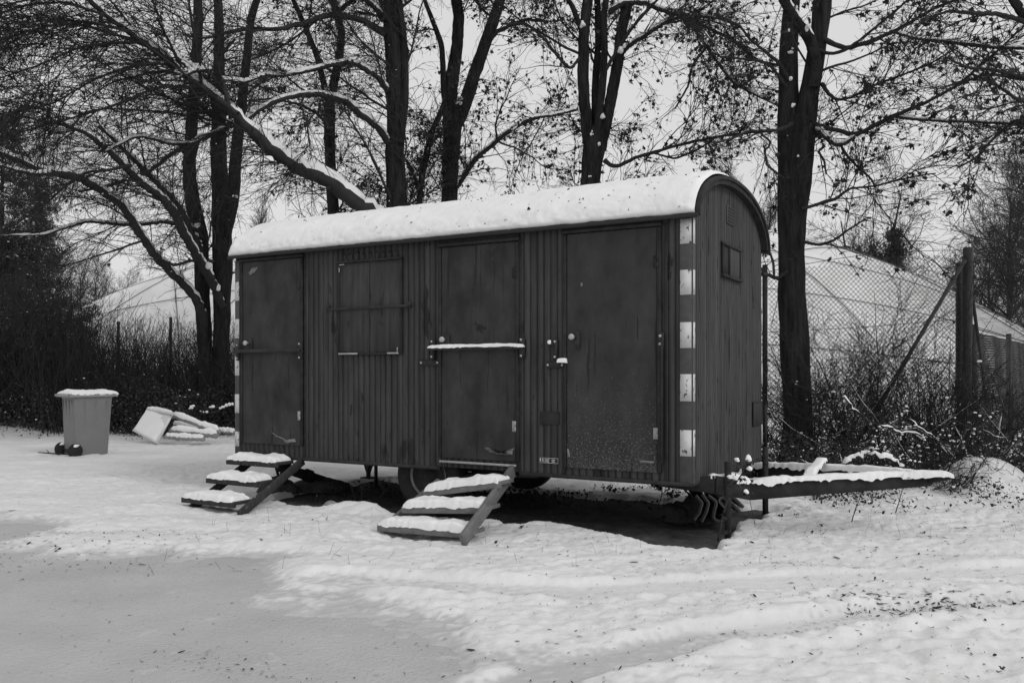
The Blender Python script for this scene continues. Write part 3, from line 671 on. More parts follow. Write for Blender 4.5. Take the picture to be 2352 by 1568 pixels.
P = np.stack([Xg - .0, base[None, :, 0] + Nn[None, :, 0] * tn, base[None, :, 1] + Nn[None, :, 1] * tn + .018 * sst(.05, .0, low) + .007 * fbm(Xg * 11, Xg * 0, 2) * sst(.04, .0, low)], -1)
g = Geo(); g.grid(P); g.build('roof_snow', M['snow'], root)
# running gear
def wheel(x, y):
    a = np.linspace(0, 2 * math.pi, 49)[:-1]
    r = np.array([.205, .225, .30, .345, .37, .378, .378, .37, .345, .30, .225, .205]); t = np.array([-.06, -.075, -.105, -.108, -.095, -.06, .06, .095, .108, .105, .075, .06])
    def lathe(r, t):
        V = np.stack([np.stack([x + rr * np.cos(a), np.full(48, y + tt), .372 + rr * np.sin(a)], 1) for rr, tt in zip(r, t)], 0)
        V = np.concatenate([V, V[:, :1]], 1); return V
    g = Geo(); g.grid(lathe(r, t)); w = empty('wheel', (0, 0, 0)); w.parent = root; g.build('tyre', M['rubber'], w)
    g = Geo(); g.grid(lathe(np.array([.21, .205, .19, .18, .12, .10, .07, .06, .001]), np.array([-.07, -.06, -.055, -.02, -.035, -.03, -.03, -.06, -.065]))); g.grid(lathe(np.array([.21, .19, .05, .001]), np.array([.07, .05, .03, .03]))); g.build('rim', M['beam'], w)
    g = Geo(); g.grid(lathe(np.array([.20, .215, .222, .215, .20]), np.array([-.068, -.082, -.078, -.072, -.066]))); g.build('rim_edge', M['galv'], w)
wheel(-2.80, .17); wheel(-2.80, WW - .22)
g = Geo(); g.cyl((-2.80, .3, .372), (-2.80, WW - .3, .372), .035); g.build('axle', M['iron'], root)
g = Geo()
for y in (.55, WW - .55): g.bar((-LW + .1, y, ZB - .02), (-.1, y, ZB - .02), .07, .1)
for x in (-LW + .3, -3.6, -1.6, -.3): g.bar((x, .1, ZB - .005), (x, WW - .1, ZB - .005), .06, .06)
for y in (.55, WW - .55):                             # leaf springs
    a = np.linspace(-1, 1, 12); g.tube(np.stack([-2.80 + .5 * a, np.full(12, y), .40 - .05 * (1 - a * a)], 1), np.full(12, .022), 6)
g.build('chassis', M['iron'], root, bevel=.003)
for (x, y) in ((-LW + .32, .42), (-LW + .32, WW - .4), (-4.15, WW - .45)):
    g = Geo(); g.cyl((x, y, .0), (x, y, ZB), .03)
    g.bar((x, y, .02), (x + .14, y, ZB - .06), .035, .02); g.bar((x, y, .02), (x - .14, y, ZB - .06), .035, .02); g.box((x, y, .01), (.16, .16, .02)); g.box((x, y, ZB - .04), (.34, .1, .04))
    g.build('support_leg', M['iron'], root, bevel=.003)
g = Geo(); p = w2loc(W(774, 1060, 11)); g.cyl((-4.35, 1.2, 0), (-4.35, 1.2, ZB), .022); g.build('support_leg', M['iron'], root)
# sagging board behind the middle steps
g = Geo(); g.bar((-2.5, .25, .38), (-1.55, .15, .44), .12, .025); g.build('loose_board', M['wood'], root)
# drawbar
tip = w2loc(W(2135, 1085, 7.55)); tn2 = w2loc(W(2185, 1088, 7.45))
def taper(g, a, b, h0, h1, w_):
    a = np.asarray(a, float); b = np.asarray(b, float); t = nrm((b - a) * np.array([1, 1, 0])); s = np.array([-t[1], t[0], 0]) * w_ / 2
    V = [];
    for p, h in ((a, h0), (b, h1)):
        for sg in (-1, 1):
            for q in (-1, 0): V.append(p + s * sg + np.array([0, 0, h * q]))
    g.add(V, [[0, 1, 3, 2], [4, 6, 7, 5], [0, 4, 5, 1], [2, 3, 7, 6], [0, 2, 6, 4], [1, 5, 7, 3]])
nb = (.0, .28, ZB + .075); fb = (.0, WW - .30, ZB + .05)
nbw = w2loc(W(1650, 1083, 7.6)); kb = w2loc(W(1720, 1102, 7.6)); fbw = w2loc(W(1730, 1064, 8.9)); tipf = w2loc(W(2060, 1066, 7.75))
g = Geo(); taper(g, (-.30, .22, ZB + .02), (nbw[0], .26, nbw[2] - .02), .07, .16, .05); taper(g, (nbw[0], .26, nbw[2] - .02), kb, .16, .175, .05); taper(g, kb, tip, .175, .115, .05); taper(g, tip, tn2, .09, .045, .09); b1 = g.build('drawbar', M['beam'], root, bevel=.004)
fs = np.array([-.05, fbw[1], fbw[2]]); g = Geo(); taper(g, fs, fbw, .15, .15, .05); taper(g, fbw, tip + np.array([-.05, .1, 0]), .14, .11, .05); b2 = g.build('drawbar', M['beam'], root, bevel=.004)
ca = w2loc(W(1888, 1050, 8.35)); cb = w2loc(W(1858, 1085, 7.62)); g = Geo(); taper(g, cb, ca, .05, .05, .06); g.build('cross_member', M['beam'], root, bevel=.003)
def beam_snow(a, b, w_, th, sd, par, n=40):
    g = Geo(); a = np.asarray(a); b = np.asarray(b); t = nrm((b - a) * np.array([1, 1, 0])); s = np.array([-t[1], t[0], 0]); e = b - a
    snow_slab(g, a - s * w_ / 2 - [0, 0, .012], e, s * w_, th, sd, over=.012, n=n * 2, m=12, p=4, droop=.009)
    return g.build('snow', M['snow'], par)
beam_snow(kb + (tip - kb) * .02, tip, .07, .042, 3, b1, 60); beam_snow(tip - (tip - kb) * .15, tn2, .09, .045, 5, b1, 26); beam_snow((nbw[0] - .04, .26, nbw[2] - .02), kb, .05, .045, 8, b1, 24)
beam_snow(fbw, tip + np.array([-.08, .1, 0]), 
          .07, .04, 6, b2, 60); beam_snow(cb, ca, .07, .03, 7, b2, 24)
for (px, top, bot, Yd) in ((1672, 1060, 1236, 7.50), (1758, 1025, 1182, 8.62)):
    a = w2loc(W(px, bot, Yd)); t_ = w2loc(W(px, top, Yd)); a[:2] = t_[:2]
    g = Geo(); g.cyl((a[0], a[1], -.03), (a[0], a[1], t_[2]), .029, n=18); g.cyl((a[0] - .0, a[1], t_[2] - .17), (a[0], a[1], t_[2] - .165), .034, n=18)
    if px > 1700: g.cyl((a[0], a[1], t_[2]), (a[0], a[1], t_[2] + .42), .015, n=10)
    g.build('jack_post', M['beam'], root)
# bits of leaf on the roof snow
g = Geo(); n = 260; i = rng.integers(4, nx - 4, n); j = rng.integers(3, na - 8, n); i = np.where(rng.random(n) < .5, np.clip((nx - 1 - np.abs(rng.normal(size=n)) * nx * .3).astype(int), 4, nx - 4), i)
p = P[i, j] + np.array([0, 0, .004]); leaves(g, p, rng.uniform(.006, .018, n) * (1 + (rng.random(n) > .93)), OVAL)
o = g.build('leaf_litter', M['leaf']); o.location = WC; o.rotation_euler = (0, 0, math.atan2(UX[1], UX[0])); tag(o, 'dry leaf bits scattered on the trailer roof snow', 'leaves', kind='stuff')

# ================================================================== STEPS
def steps(label, treads, strs, m, base):
    r = empty('wooden_steps' if m is M['wood'] else 'metal_steps', base, 0, label, 'steps', 'steps in front of the trailer doors')
    for a, b in strs:
        g = Geo(); g.bar(np.array(a) - base, np.array(b) - base, .04, .085 if m is M['wood'] else .115, (0, 0, 1)); g.build('stringer', m, r, bevel=.003)
    for k, (a, b, dep) in enumerate(treads):
        a = np.array(a) - base; b = np.array(b) - base; t = nrm((b - a)); d = nrm(np.cross(np.array([0, 0, 1.]), t)); 
        g = Geo(); g.bar((a + d * dep / 2), (b + d * dep / 2), dep, .035, np.cross(t, -d)); g.bar(a + d * .012 + [0, 0, -.016], b + d * .012 + [0, 0, -.016], .03, .055); tr = g.build('tread', m, r, bevel=.003)
        s = Geo(); snow_slab(s, a - d * .004 + [0, 0, .020] + t * .02, (b - a) - t * .05, d * (dep - .01), .060, 11 + k + base[0], over=.006, n=70, m=24, p=8); s.build('snow', M['snow'], tr)
    return r
def dn(p, dz): return np.array(p) + np.array([0, 0, dz])
# left: timber steps
sB = loc2w(-4.85, -.9, 0)
def L_(s, d, z): return loc2w(-s, -d, z)
steps('timber steps with three snowy treads below the leftmost trailer door',
      [(L_(5.28, .30, .44), L_(4.50, .30, .44), .25), (L_(5.26, .60, .265), L_(4.48, .60, .265), .25), (L_(5.29, .90, .09), L_(4.50, .90, .09), .25)],
      [(L_(5.20, -.02, .42), L_(5.20, .86, -.03)), (L_(4.43, -.02, .45), L_(4.43, .90, -.02))], M['wood'], sB * np.array([1, 1, 0]))
sB = GR(960, 1225)
tl = [(W(972, 1130, 7.95), W(1150, 1109, 7.55)), (W(922, 1167, 7.80), W(1118, 1168, 7.38)), (W(866, 1208, 7.70), W(1080, 1225, 7.22))]
steps('bent galvanised steps leaning under the middle trailer door', [(a, b, .24) for a, b in tl],
      [(W(1178, 1080, 7.90), W(1062, 1242, 7.03)), (W(1010, 1110, 8.35), W(880, 1222, 7.78))], M['galv'], sB)

# ================================================================== RUBBISH BIN
def bin_():
    pass
    b = GR(196, 1046); th = math.radians(-42)
    r = empty('wheelie_bin', b, th, 'grey two wheeled rubbish bin with snow on its lid', 'bin')
    # local: y- is the wheeled back, x across
    z = np.array([.03, .05, .5, .90, .96, .97, 1.0, 1.0]); sx = np.array([.255, .26, .275, .285, .29, .305, .305, .28]); y0 = np.array([-.26, -.265, -.28, -.295, -.30, -.33, -.33, -.31]); y1 = np.array([.29, .295, .325, .355, .365, .385, .385, .36])
    g = Geo(); m = 64; a = np.linspace(0, 2 * math.pi, m + 1); rows = []
    for zz, s, q0, q1 in zip(z, sx, y0, y1):
        c, sn = np.cos(a), np.sin(a); p = .18; ex = np.sign(c) * np.abs(c) ** p; ey = np.sign(sn) * np.abs(sn) ** p
        rb = 1 - .018 * (np.abs(np.sin(a * 4)) > .8) * (zz < .93)
        rows.append(np.stack([ex * s * rb, (q0 + q1) / 2 + ey * (q1 - q0) / 2 * rb, np.full(m + 1, zz)], 1))
    g.grid(np.stack(rows)); 
    for x in (-.19, -.07, .07, .19): g.bar((x, -.245, .06), (x, -.302, .93), .02, .012, (0, -1, 0))
    for y in (-.1, .05, .2): g.bar((.245, y, .08), (.292, y * 1.25, .9), .02, .012, (1, 0, 0)); g.bar((-.245, y, .08), (-.292, y * 1.25, .9), .02, .012, (1, 0, 0))
    g.build('body', M['bin'], r, smooth=False)
    g = Geo(); g.box((0, .03, 1.012), (.66, .79, .03)); g.box((0, .43, .995), (.5, .04, .05)); g.box((0, .03, .985), (.67, .80, .03)); ld = g.build('lid', M['lid'], r, bevel=.012)
    h = Geo(); h.cyl((-.25, -.40, 1.0), (.25, -.40, 1.0), .018); h.box((-.2, -.365, 1.0), (.03, .07, .03)); h.box((.2, -.365, 1.0), (.03, .07, .03)); h.build('handle', M['lid'], r)
    s = Geo(); snow_slab(s, (-.32, -.35, 1.02), (.64, 0, 0), (0, .78, 0), .062, 21, n=40, m=40, p=6); s.build('snow', M['snow'], ld)
    g = Geo(); g.cyl((-.3, -.27, .11), (.3, -.27, .11), .014); g.box((0, -.25, .09), (.3, .08, .05)); g.build('axle', M['ink'], r)
    for x in (-.29, .29):
        g = Geo(); g.tube(np.array([(x - .035, -.28, .11), (x - .025, -.28, .11), (x + .025, -.28, .11), (x + .035, -.28, .11)]), np.array([.10, .115, .115, .10]), 20)
        w = g.build('wheel', M['rubber'], r, smooth=False); s = Geo(); blobs(s, np.array([[x, -.285, .19], [x + .02, -.27, .2]]), np.array([.055, .04]), .5); s.build('snow', M['snow'], w)
    return r
bin_().scale = (.98, .98, 1.04)
g = Geo(); P = np.array([GR(110, 1042), GR(135, 1044), GR(165, 1046), GR(200, 1046)]) - np.array([.0, .3, -.055]); g.tube(P, np.array([.008, .013, .012, .006]), 6); g.tube(np.array([P[1], P[1] + [-.08, .05, .06]]), np.array([.008, .004]), 5)
o = g.build('fallen_branch', M['bark'], origin=P[1] * [1, 1, 0]); tag(o, 'short dark stick lying on the snow beside the bin', 'branch')

# ================================================================== SNOWED BOARDS AND LOGS
def panel():
    a, b, c, d = W(393, 950, 17.0), W(340, 941, 17.4), W(303, 988, 17.2), W(358, 1017, 16.7)
    r = empty('board', np.array([a[0] - .3, 17., 0]), 0, 'pale framed board tilted up against the snowy logs', 'board'); bs = np.array(r.location)
    g = Geo(); n = nrm(np.cross(b - a, d - a)); n = n if n[1] < 0 else -n
    V = np.array([a, b, c, d, a - n * .06, b - n * .06, c - n * .06, d - n * .06]) - bs
    g.add(V, [[0, 1, 2, 3], [7, 6, 5, 4], [0, 4, 5, 1], [1, 5, 6, 2], [2, 6, 7, 3], [3, 7, 4, 0]]); g.build('panel', M['pale'], r, bevel=.008)
    g = Geo()
    g.bar(b - bs + n * .01 + [0, 0, .015], a + (a - b) * .1 - bs + n * .01 + [0, 0, .005], .05, .05); g.build('rail', M['pale'], r, bevel=.004)
    s = Geo(); snow_slab(s, b - bs + [0, -.03, .04], (a - b), np.array([0, .09, 0]), .04, 31, n=26, m=8); s.build('snow', M['snow'], r)
    s = Geo(); snow_slab(s, c - bs + n * .002, d - c, b - c + (a - d - b + c) * .5, .012, 33, n=16, m=16, up=n, over=-.02); s.build('snow', M['snow'], r)
    return r
panel()
LG = [((392, 952), (505, 992), 17.2, 16.9, .050, 'upper snow covered log of the pile behind the pale board'),
      ((390, 988), (498, 1000), 17.0, 16.7, .058, 'thick middle snow covered log of the pile, lying nearly level'),
      ((380, 1003), (470, 1008), 16.8, 16.6, .045, 'lowest log of the pile, half sunk in the snow'),
      ((398, 975), (455, 984), 17.4, 17.3, .03, 'thin dark log wedged between the thicker snowy logs'),
      ((500, 990), (540, 993), 17.3, 17.1, .035, 'short snowy log end poking out beside the trailer corner')]
for (a, b, Ya, Yb, rd, lab) in LG:
    A, B = W(*a, Ya), W(*b, Yb); A[2] = max(A[2], rd * .7); B[2] = max(B[2], rd * .7); K = 22; t = np.linspace(0, 1, K)[:, None]; P = A + (B - A) * t + rng.normal(size=(K, 3)) * .006
    base = (A + B) / 2 * [1, 1, 0]; r = empty('log', base, 0, lab, 'log', 'snowy log pile')
    g = Geo(); g.tube(P, rd * (1 + .04 * rng.normal(size=K)), 12); g.build('stem', M['stone'], r, origin=base)
    g = Geo(); snow_line(g, P, np.full(K, rd * 1.15), .035, rd * 100, 12); g.build('snow', M['snow'], r, origin=base)
# dead stalks with snow near the pile
for k, (pts, lab) in enumerate((([(408, 965), (425, 950), (440, 938), (447, 932)], 'bent dead stalk with snow knob above the log pile'), ([(470, 940), (500, 935), (540, 930)], 'long dry bramble cane reaching toward the trailer corner'), ([(455, 950), (490, 948), (525, 932)], 'lower dry bramble cane with two snow clumps'))):
    P = np.array([W(a, b, 17.6) for a, b in pts]); Q, rr = resample(P, np.full(len(P), .012), 12); r = empty('dead_stalk', Q[0] * [1, 1, 0], 0, lab, 'stalk', 'dead stalks by the log pile')
    g = Geo(); g.tube(np.concatenate([[Q[0] * [1, 1, 0]], Q]), np.r_[.012, rr], 5); g.build('stem', M['twig'], r, origin=Q[0] * [1, 1, 0])
    g = Geo(); blobs(g, Q[[2, 3, 8, 9, 10]] + [0, 0, .03], np.array([.03, .035, .03, .045, .035])); g.build('snow', M['snow'], r, origin=Q[0] * [1, 1, 0])

# ================================================================== CARPET ROLL UNDER THE TRAILER
def carpet():
    base = GR(1625, 1198); r = empty('rolled_carpet', base, 0, 'folded dirty carpet with pale stripes under the trailer end', 'carpet')
    g = Geo(); s = Geo()
    n, m = 60, 26; u = np.linspace(-1, 1, n); v = np.linspace(0, math.pi, m); U, Vv = np.meshgrid(u, v, indexing='ij')
    fold = .13 * np.sin(U * 9 + 1.2 * np.sin(Vv * 2)) + .05 * np.sin(U * 17 + Vv * 3)
    Rr = (.19 + .10 * fold + .05 * fbm(U * 3, Vv * 3, 3)) * (1 - np.abs(U) ** 5 * .5)
    Px = U * .26 - .16 + .04 * np.sin(Vv * 3); Py = -Rr * np.cos(Vv) * (1 + .3 * fold); Pz = Rr * np.sin(Vv) * (.95 + .2 * np.sin(U * 3 + .5)) + .0
    P = np.stack([Px, Py, Pz], -1) + np.array([.0, .12, 0]); g.grid(P); g.build('fabric', M['carpet'], r)
    for pts, m_ in (([(1592, 1133), (1606, 1150), (1600, 1172), (1588, 1188)], 0), ([(1606, 1130), (1621, 1150), (1616, 1170), (1605, 1192)], 1), ([(1620, 1133), (1640, 1147), (1634, 1168), (1630, 1186), (1645, 1194), (1666, 1190), (1669, 1172), (1655, 1156), (1643, 1144), (1652, 1136), (1672, 1148), (1690, 1170)], 1), ([(1655, 1132), (1680, 1140), (1700, 1160)], 0)):
        P = np.array([W(a, q, 8.05) - base for a, q in pts]); Q, _ = resample(P, np.ones(len(P)), 40); Q[:, 1] -= .12
        T_ = nrm(np.gradient(Q, axis=0)); N_ = np.stack([-T_[:, 2], 0 * T_[:, 0], T_[:, 0]], 1) * .014
        a, b_ = Q + N_, Q - N_; bk = np.array([0, .55, 0]); f = Geo(); f.grid(np.stack([a, a + bk])); f.grid(np.stack([b_, b_ + bk])); f.grid(np.stack([a, b_])); f.build('fold', M['carpet'], r)
        s = Geo(); s.grid(np.stack([a + [0, -.004, 0], a * .55 + b_ * .45 + [0, -.004, 0]])); s.build('edge_band', M['stripe'], r)
carpet()
def heap(px, py, sx, sy, sz, label, name, m, cat, seed, snow=False):
    b = GR(px, py); g = Geo(); n, q = 28, 14; U, Vv = np.meshgrid(np.linspace(0, 2 * math.pi, n), np.linspace(0, math.pi / 2, q), indexing='ij')
    nzz = 1 + .35 * fbm(np.cos(U) * 1.5 + seed, np.sin(U) * 1.5 + Vv * 1.2, 3)
    g.grid(np.stack([sx * np.cos(U) * np.cos(Vv) * nzz, sy * np.sin(U) * np.cos(Vv) * nzz, sz * np.sin(Vv) * nzz - .02], -1)); o = g.build(name, m); o.location = b; tag(o, label, cat); return o
heap(735, 1122, .38, .26, .15, 'dark heap of rubble lying under the left trailer floor', 'rubble_heap', M['soil'], 'rubble', 3)
heap(640, 1128, .25, .2, .2, 'dark lump beside the leftmost support leg', 'rubble_heap', M['soil'], 'rubble', 8)
heap(760, 1160, .09, .07, .07, 'flat pale stone on the bare soil near the left steps', 'stone', M['stone'], 'stone', 5)
r_ = empty('old_pipe', GR(720, 1115), 0, 'thick dark pipe lying at a slant under the trailer floor', 'pipe'); bs = np.array(r_.location)
g = Geo(); g.cyl(W(640, 1070, 10.1) - bs, W(745, 1105, 10.6) - bs, .06, n=16); g.build('tube', M['rubber'], r_); g = Geo(); g.cyl(W(700, 1089, 10.4) - bs, W(715, 1094, 10.45) - bs, .075, n=16); g.build('collar', M['rubber'], r_)

# ================================================================== AIR DOME
def dome():
    cx_, cy_, a, b, h = -.4, 37.0, 20.5, 11.0, 8.0; th = math.radians(-14)
    n, m = 90, 60; u = np.linspace(-1, 1, n); v = np.linspace(-1, 1, m)
    u = np.sin(u * math.pi / 2); v = np.sin(v * math.pi / 2)
    def S(U, Vv, e=0):
        k = (1 - np.abs(U) ** 2.3).clip(0) ** .60 * (1 - np.abs(Vv) ** 2.2).clip(0) ** .6
        z = (h + e) * k; x = U * (a + e); y = Vv * (b + e)
        return np.stack([cx_ + x * math.cos(th) - y * math.sin(th), cy_ + x * math.sin(th) + y * math.cos(th), z], -1)
    U, Vv = np.meshgrid(u, v, indexing='ij'); c = np.array([cx_, cy_, 0])
    r = empty('air_dome', c, 0, 'huge pale inflated sports dome behind the wire fence', 'dome'); g = Geo(); g.grid(S(U, Vv)); g.build('membrane', M['dome'], r, origin=c)
    g = Geo(); s = np.linspace(-1, 1, 60)
    for k in range(-7, 8):
        for sg in (1, -1):
            uu = k * .27 + sg * s * .42; vv = s; ok = np.abs(uu) < .995
            if ok.sum() < 4: continue
            P = S(uu[ok], vv[ok], .04); g.tube(P, np.full(len(P), .015), 4, False)
    for v0 in (-.93, -.8, -.62, -.4, -.12): P = S(s * .985, s * 0 + v0, .04); g.tube(P, np.full(len(P), .013), 4, False)
    g.build('cable', M['cable'], r, origin=c)
dome()

# ================================================================== FENCES
def mesh_panel(g, A, B, z0, topf, cell, r, sag=0):
    A = np.asarray(A, float); B = np.asarray(B, float); L = np.linalg.norm(B - A); d = (B - A) / L; Hmax = max(topf(t) for t in np.linspace(0, 1, 20))
    Ps = []
    for sg in (1, -1):
        x0 = -Hmax
        while x0 < L + Hmax:
            # line x = x0 + sg*z*.95
            zz = np.linspace(z0, Hmax, 40); xx = x0 + sg * (zz - z0) * .95
            t = xx / L; ok = (t > 0) & (t < 1) & (zz < np.array([topf(q) for q in np.clip(t, 0, 1)]))
            if ok.sum() > 1:
                i = np.nonzero(ok)[0]; a, b = i[0], i[-1]; ks = np.linspace(a, b, 8); X_ = np.interp(ks, np.arange(40), xx); Z_ = np.interp(ks, np.arange(40), zz)
                Ps.append(A[None] + d[None] * X_[:, None] + np.array([0, 0, 1]) * Z_[:, None] + np.array([0, 1, 0]) * (.03 * np.sin(X_ * 3 + Z_ * 2))[:, None] * 1.)
            x0 += cell
    Ps = np.array(Ps); g.add(*tubes(Ps, np.full(Ps.shape[:2], r), 3))
FY = 14.0
pA = W(1757, 854, FY) * [1, 1, 0]; pB = W(2222, 854, FY) * [1, 1, 0]; pL = pA + (pA - pB) * 1.0
fz = empty('chain_link_fence', (pA + pB) / 2, 0, 'tall chain link fence with slanting brace right of the trailer', 'fence'); fo = np.array(fz.location)
g = Geo(); hA, hB = W(0, 628, FY)[2], W(0, 577, FY)[2]
mesh_panel(g, pA - fo, pB - fo, .02, lambda t: hA + .02 + (hB - hA) * t + .10 * math.sin(math.pi * t), .078, .0044)
mesh_panel(g, pL - fo, pA - fo, .02, lambda t: hA, .078, .0044)
tw = np.linspace(0, 1, 12)
for hz, zz in ((1, 0), (.68, 0)):
    g.tube(np.array([pA - fo + (pB - pA) * t + [0, 0, (hA + .02 + (hB - hA) * t + .10 * math.sin(math.pi * t)) * hz - (.0 if hz == 1 else .1 * math.sin(t * 3))] for t in tw]), np.full(12, .005), 4)
g.build('wire_mesh', M['wire'], fz, smooth=False)
g = Geo(); g.cyl(pA - fo, pA - fo + [0, 0, W(0, 608, FY)[2]], .042); g.build('post', M['fence'], fz)
g = Geo(); g.cyl(pL - fo, pL - fo + [0, 0, 3.2], .042); g.build('post', M['fence'], fz)
g = Geo(); q = W(2203, 854, FY + .1) * [1, 1, 0]; g.box(q - fo + [0, 0, 1.6], (.085, .085, 3.22)); g.build('post', M['fence'], fz, bevel=.008)
g = Geo(); K = 14; zz = np.linspace(-.05, W(0, 571, FY)[2], K); bq = W(2218, 854, FY - .1) * [1, 1, 0]; g.tube(bq - fo + np.stack([.012 * zz, 0 * zz, zz], 1), .076 + .003 * rng.normal(size=K), 14); g.build('wooden_post', M['postwood'], fz)
g = Geo(); g.cyl(W(2216, 598, FY - .2) - fo, W(1968, 1018, FY - .5) - fo, .032); g.build('brace', M['fence'], fz)
g = Geo(); g.cyl(W(2230, 655, FY) - fo, W(2268, 935, FY + 1.6) - fo, .028); g.build('brace', M['fence'], fz)
# lower fence running back on the right
qa, qb = W(2238, 854, 15.4) * [1, 1, 0], W(2400, 854, 26) * [1, 1, 0]
f2 = empty('chain_link_fence', (qa + qb) / 2, 0, 'lower chain link fence running back from the corner post', 'fence'); fo2 = np.array(f2.location)
g = Geo(); mesh_panel(g, qa - fo2, qb - fo2, .02, lambda t: 2.2, .09, .006); g.tube(np.array([qa - fo2 + [0, 0, 2.2], qb - fo2 + [0, 0, 2.2]]), np.array([.01, .01]), 5); g.build('wire_mesh', M['wire'], f2, smooth=False)
for t in (.0, .36, .72, 1):
    q = qa + (qb - qa) * t; g = Geo(); g.cyl(q - fo2, q - fo2 + [0, 0, 2.28], .055); g.build('post', M['fence'], f2)
# faint posts in the thicket, left
f3 = empty('thicket_fence', W(360, 854, 24) * [1, 1, 0], 0, 'old wire fence posts sunk in the left thicket', 'fence'); fo3 = np.array(f3.location)
for px, top in ((188, 730), (272, 738), (392, 728)):
    q = W(px, 854, 23.5) * [1, 1, 0]; g = Geo(); g.cyl(q - fo3, q - fo3 + [0, 0, W(0, top, 23.5)[2]], .04); g.build('post', M['fence'], f3)

# ================================================================== TREES (traced limbs, grown twigs)
T = []
traced_tree('double trunked tree rising from the thicket left of the trailer', [
    ([(480, 935, 42), (471, 800, 34), (465, 700, 34), (463, 610, 34), (463, 536, 32), (445, 483, 34), (434, 403, 30), (437, 334, 28), (447, 201, 26), (455, 60, 22), (455, 0, 20)], 20, 19.5, 'r', .03),
    ([(510, 935, 46), (508, 800, 36), (510, 690, 40), (512, 630, 46), (511, 564, 46), (506, 463, 40), (502, 342, 36), (501, 250, 30), (503, 150, 26), (505, 60, 22), (500, 0, 20)], 20, 19.7, 'r'),
    ([(515, 540, 32), (534, 463, 30), (543, 342, 26), (551, 282, 24), (564, 161, 20), (576, 40, 18), (590, 0, 16)], 19.8, 18.5, 't'),
    ([(512, 705, 18), (495, 662, 21), (470, 618, 21), (430, 550, 21), (405, 500, 21), (375, 455, 20), (325, 420, 18), (282, 379, 16), (245, 342, 14), (200, 306, 11), (140, 285, 8), (60, 270, 5)], 19.8, 16.5, 'b', .03),
    ([(468, 590, 20), (440, 535, 18), (415, 480, 15), (390, 450, 14), (350, 410, 13), (300, 360, 11), (262, 320, 9), (225, 290, 7)], 19.8, 18, 'b', .03),
    ([(474, 760, 18), (464, 722, 22), (445, 678, 20), (400, 630, 20), (362, 595, 19), (335, 555, 18), (310, 520, 18), (285, 478, 17), (255, 455, 17), (215, 425, 19), (175, 405, 22), (120, 398, 18), (80, 385, 15), (40, 368, 12), (0, 348, 10), (-80, 330, 8)], 19.9, 16, 'b', .035),
    ([(405, 515, 10), (370, 508, 10), (330, 515, 9), (290, 516, 9), (240, 512, 8), (200, 508, 7), (160, 520, 6), (100, 540, 5), (0, 542, 4)], 19.5, 17.5, 'b', .02),
    ([(120, 398, 10), (80, 400, 9), (40, 392, 8), (0, 380, 7), (-60, 375, 6)], 17, 16, 'b', .03),
    ([(430, 333, 11), (390, 355, 9), (350, 390, 9), (300, 410, 8), (240, 430, 6), (180, 440, 5)], 19, 17.5, 'b'),
    ([(300, 380, 9), (250, 390, 7), (200, 395, 6), (130, 440, 4)], 17.5, 16.5, 'b'),
    ([(490, 600, 8), (440, 598, 7), (400, 610, 6), (360, 590, 5)], 19.5, 18, 'b'),
    ], 80, 1300, 9000, 250, (1.0, 2.6), (.5, 1.2), bias=(-.5, 0, -.1), snow_small=120, t1=(.3, 1), crot=[(476, 607, 19.3, .13), (498, 657, 19.5, .12), (541, 452, 18.8, .07), (452, 520, 19.4, .09)])
traced_tree('slender forked tree just right of the long snowy slanting limb', [
    ([(768, 540, 30), (767, 497, 28), (760, 400, 25), (757, 320, 25), (757, 245, 27)], 17, 17, 'r'),
    ([(757, 245, 22), (772, 165, 20), (779, 139, 19), (785, 73, 17), (772, 29, 17), (765, 0, 16)], 17, 16.8, 't', .02),
    ([(757, 245, 15), (743, 190, 14), (728, 128, 13), (695, 48, 12), (673, 0, 10)], 17, 16.5, 't'),
    ([(775, 30, 12), (800, 8, 10), (830, -10, 8)], 16.8, 16.3, 'b'),
    ([(764, 300, 8), (730, 262, 7), (690, 240, 6), (650, 232, 5)], 17, 16.2, 'b')],
    34, 560, 4600, 2400, (.9, 2.2), (.5, 1.2), snow_small=30, crot=[(752, 205, 16.7, .08)])
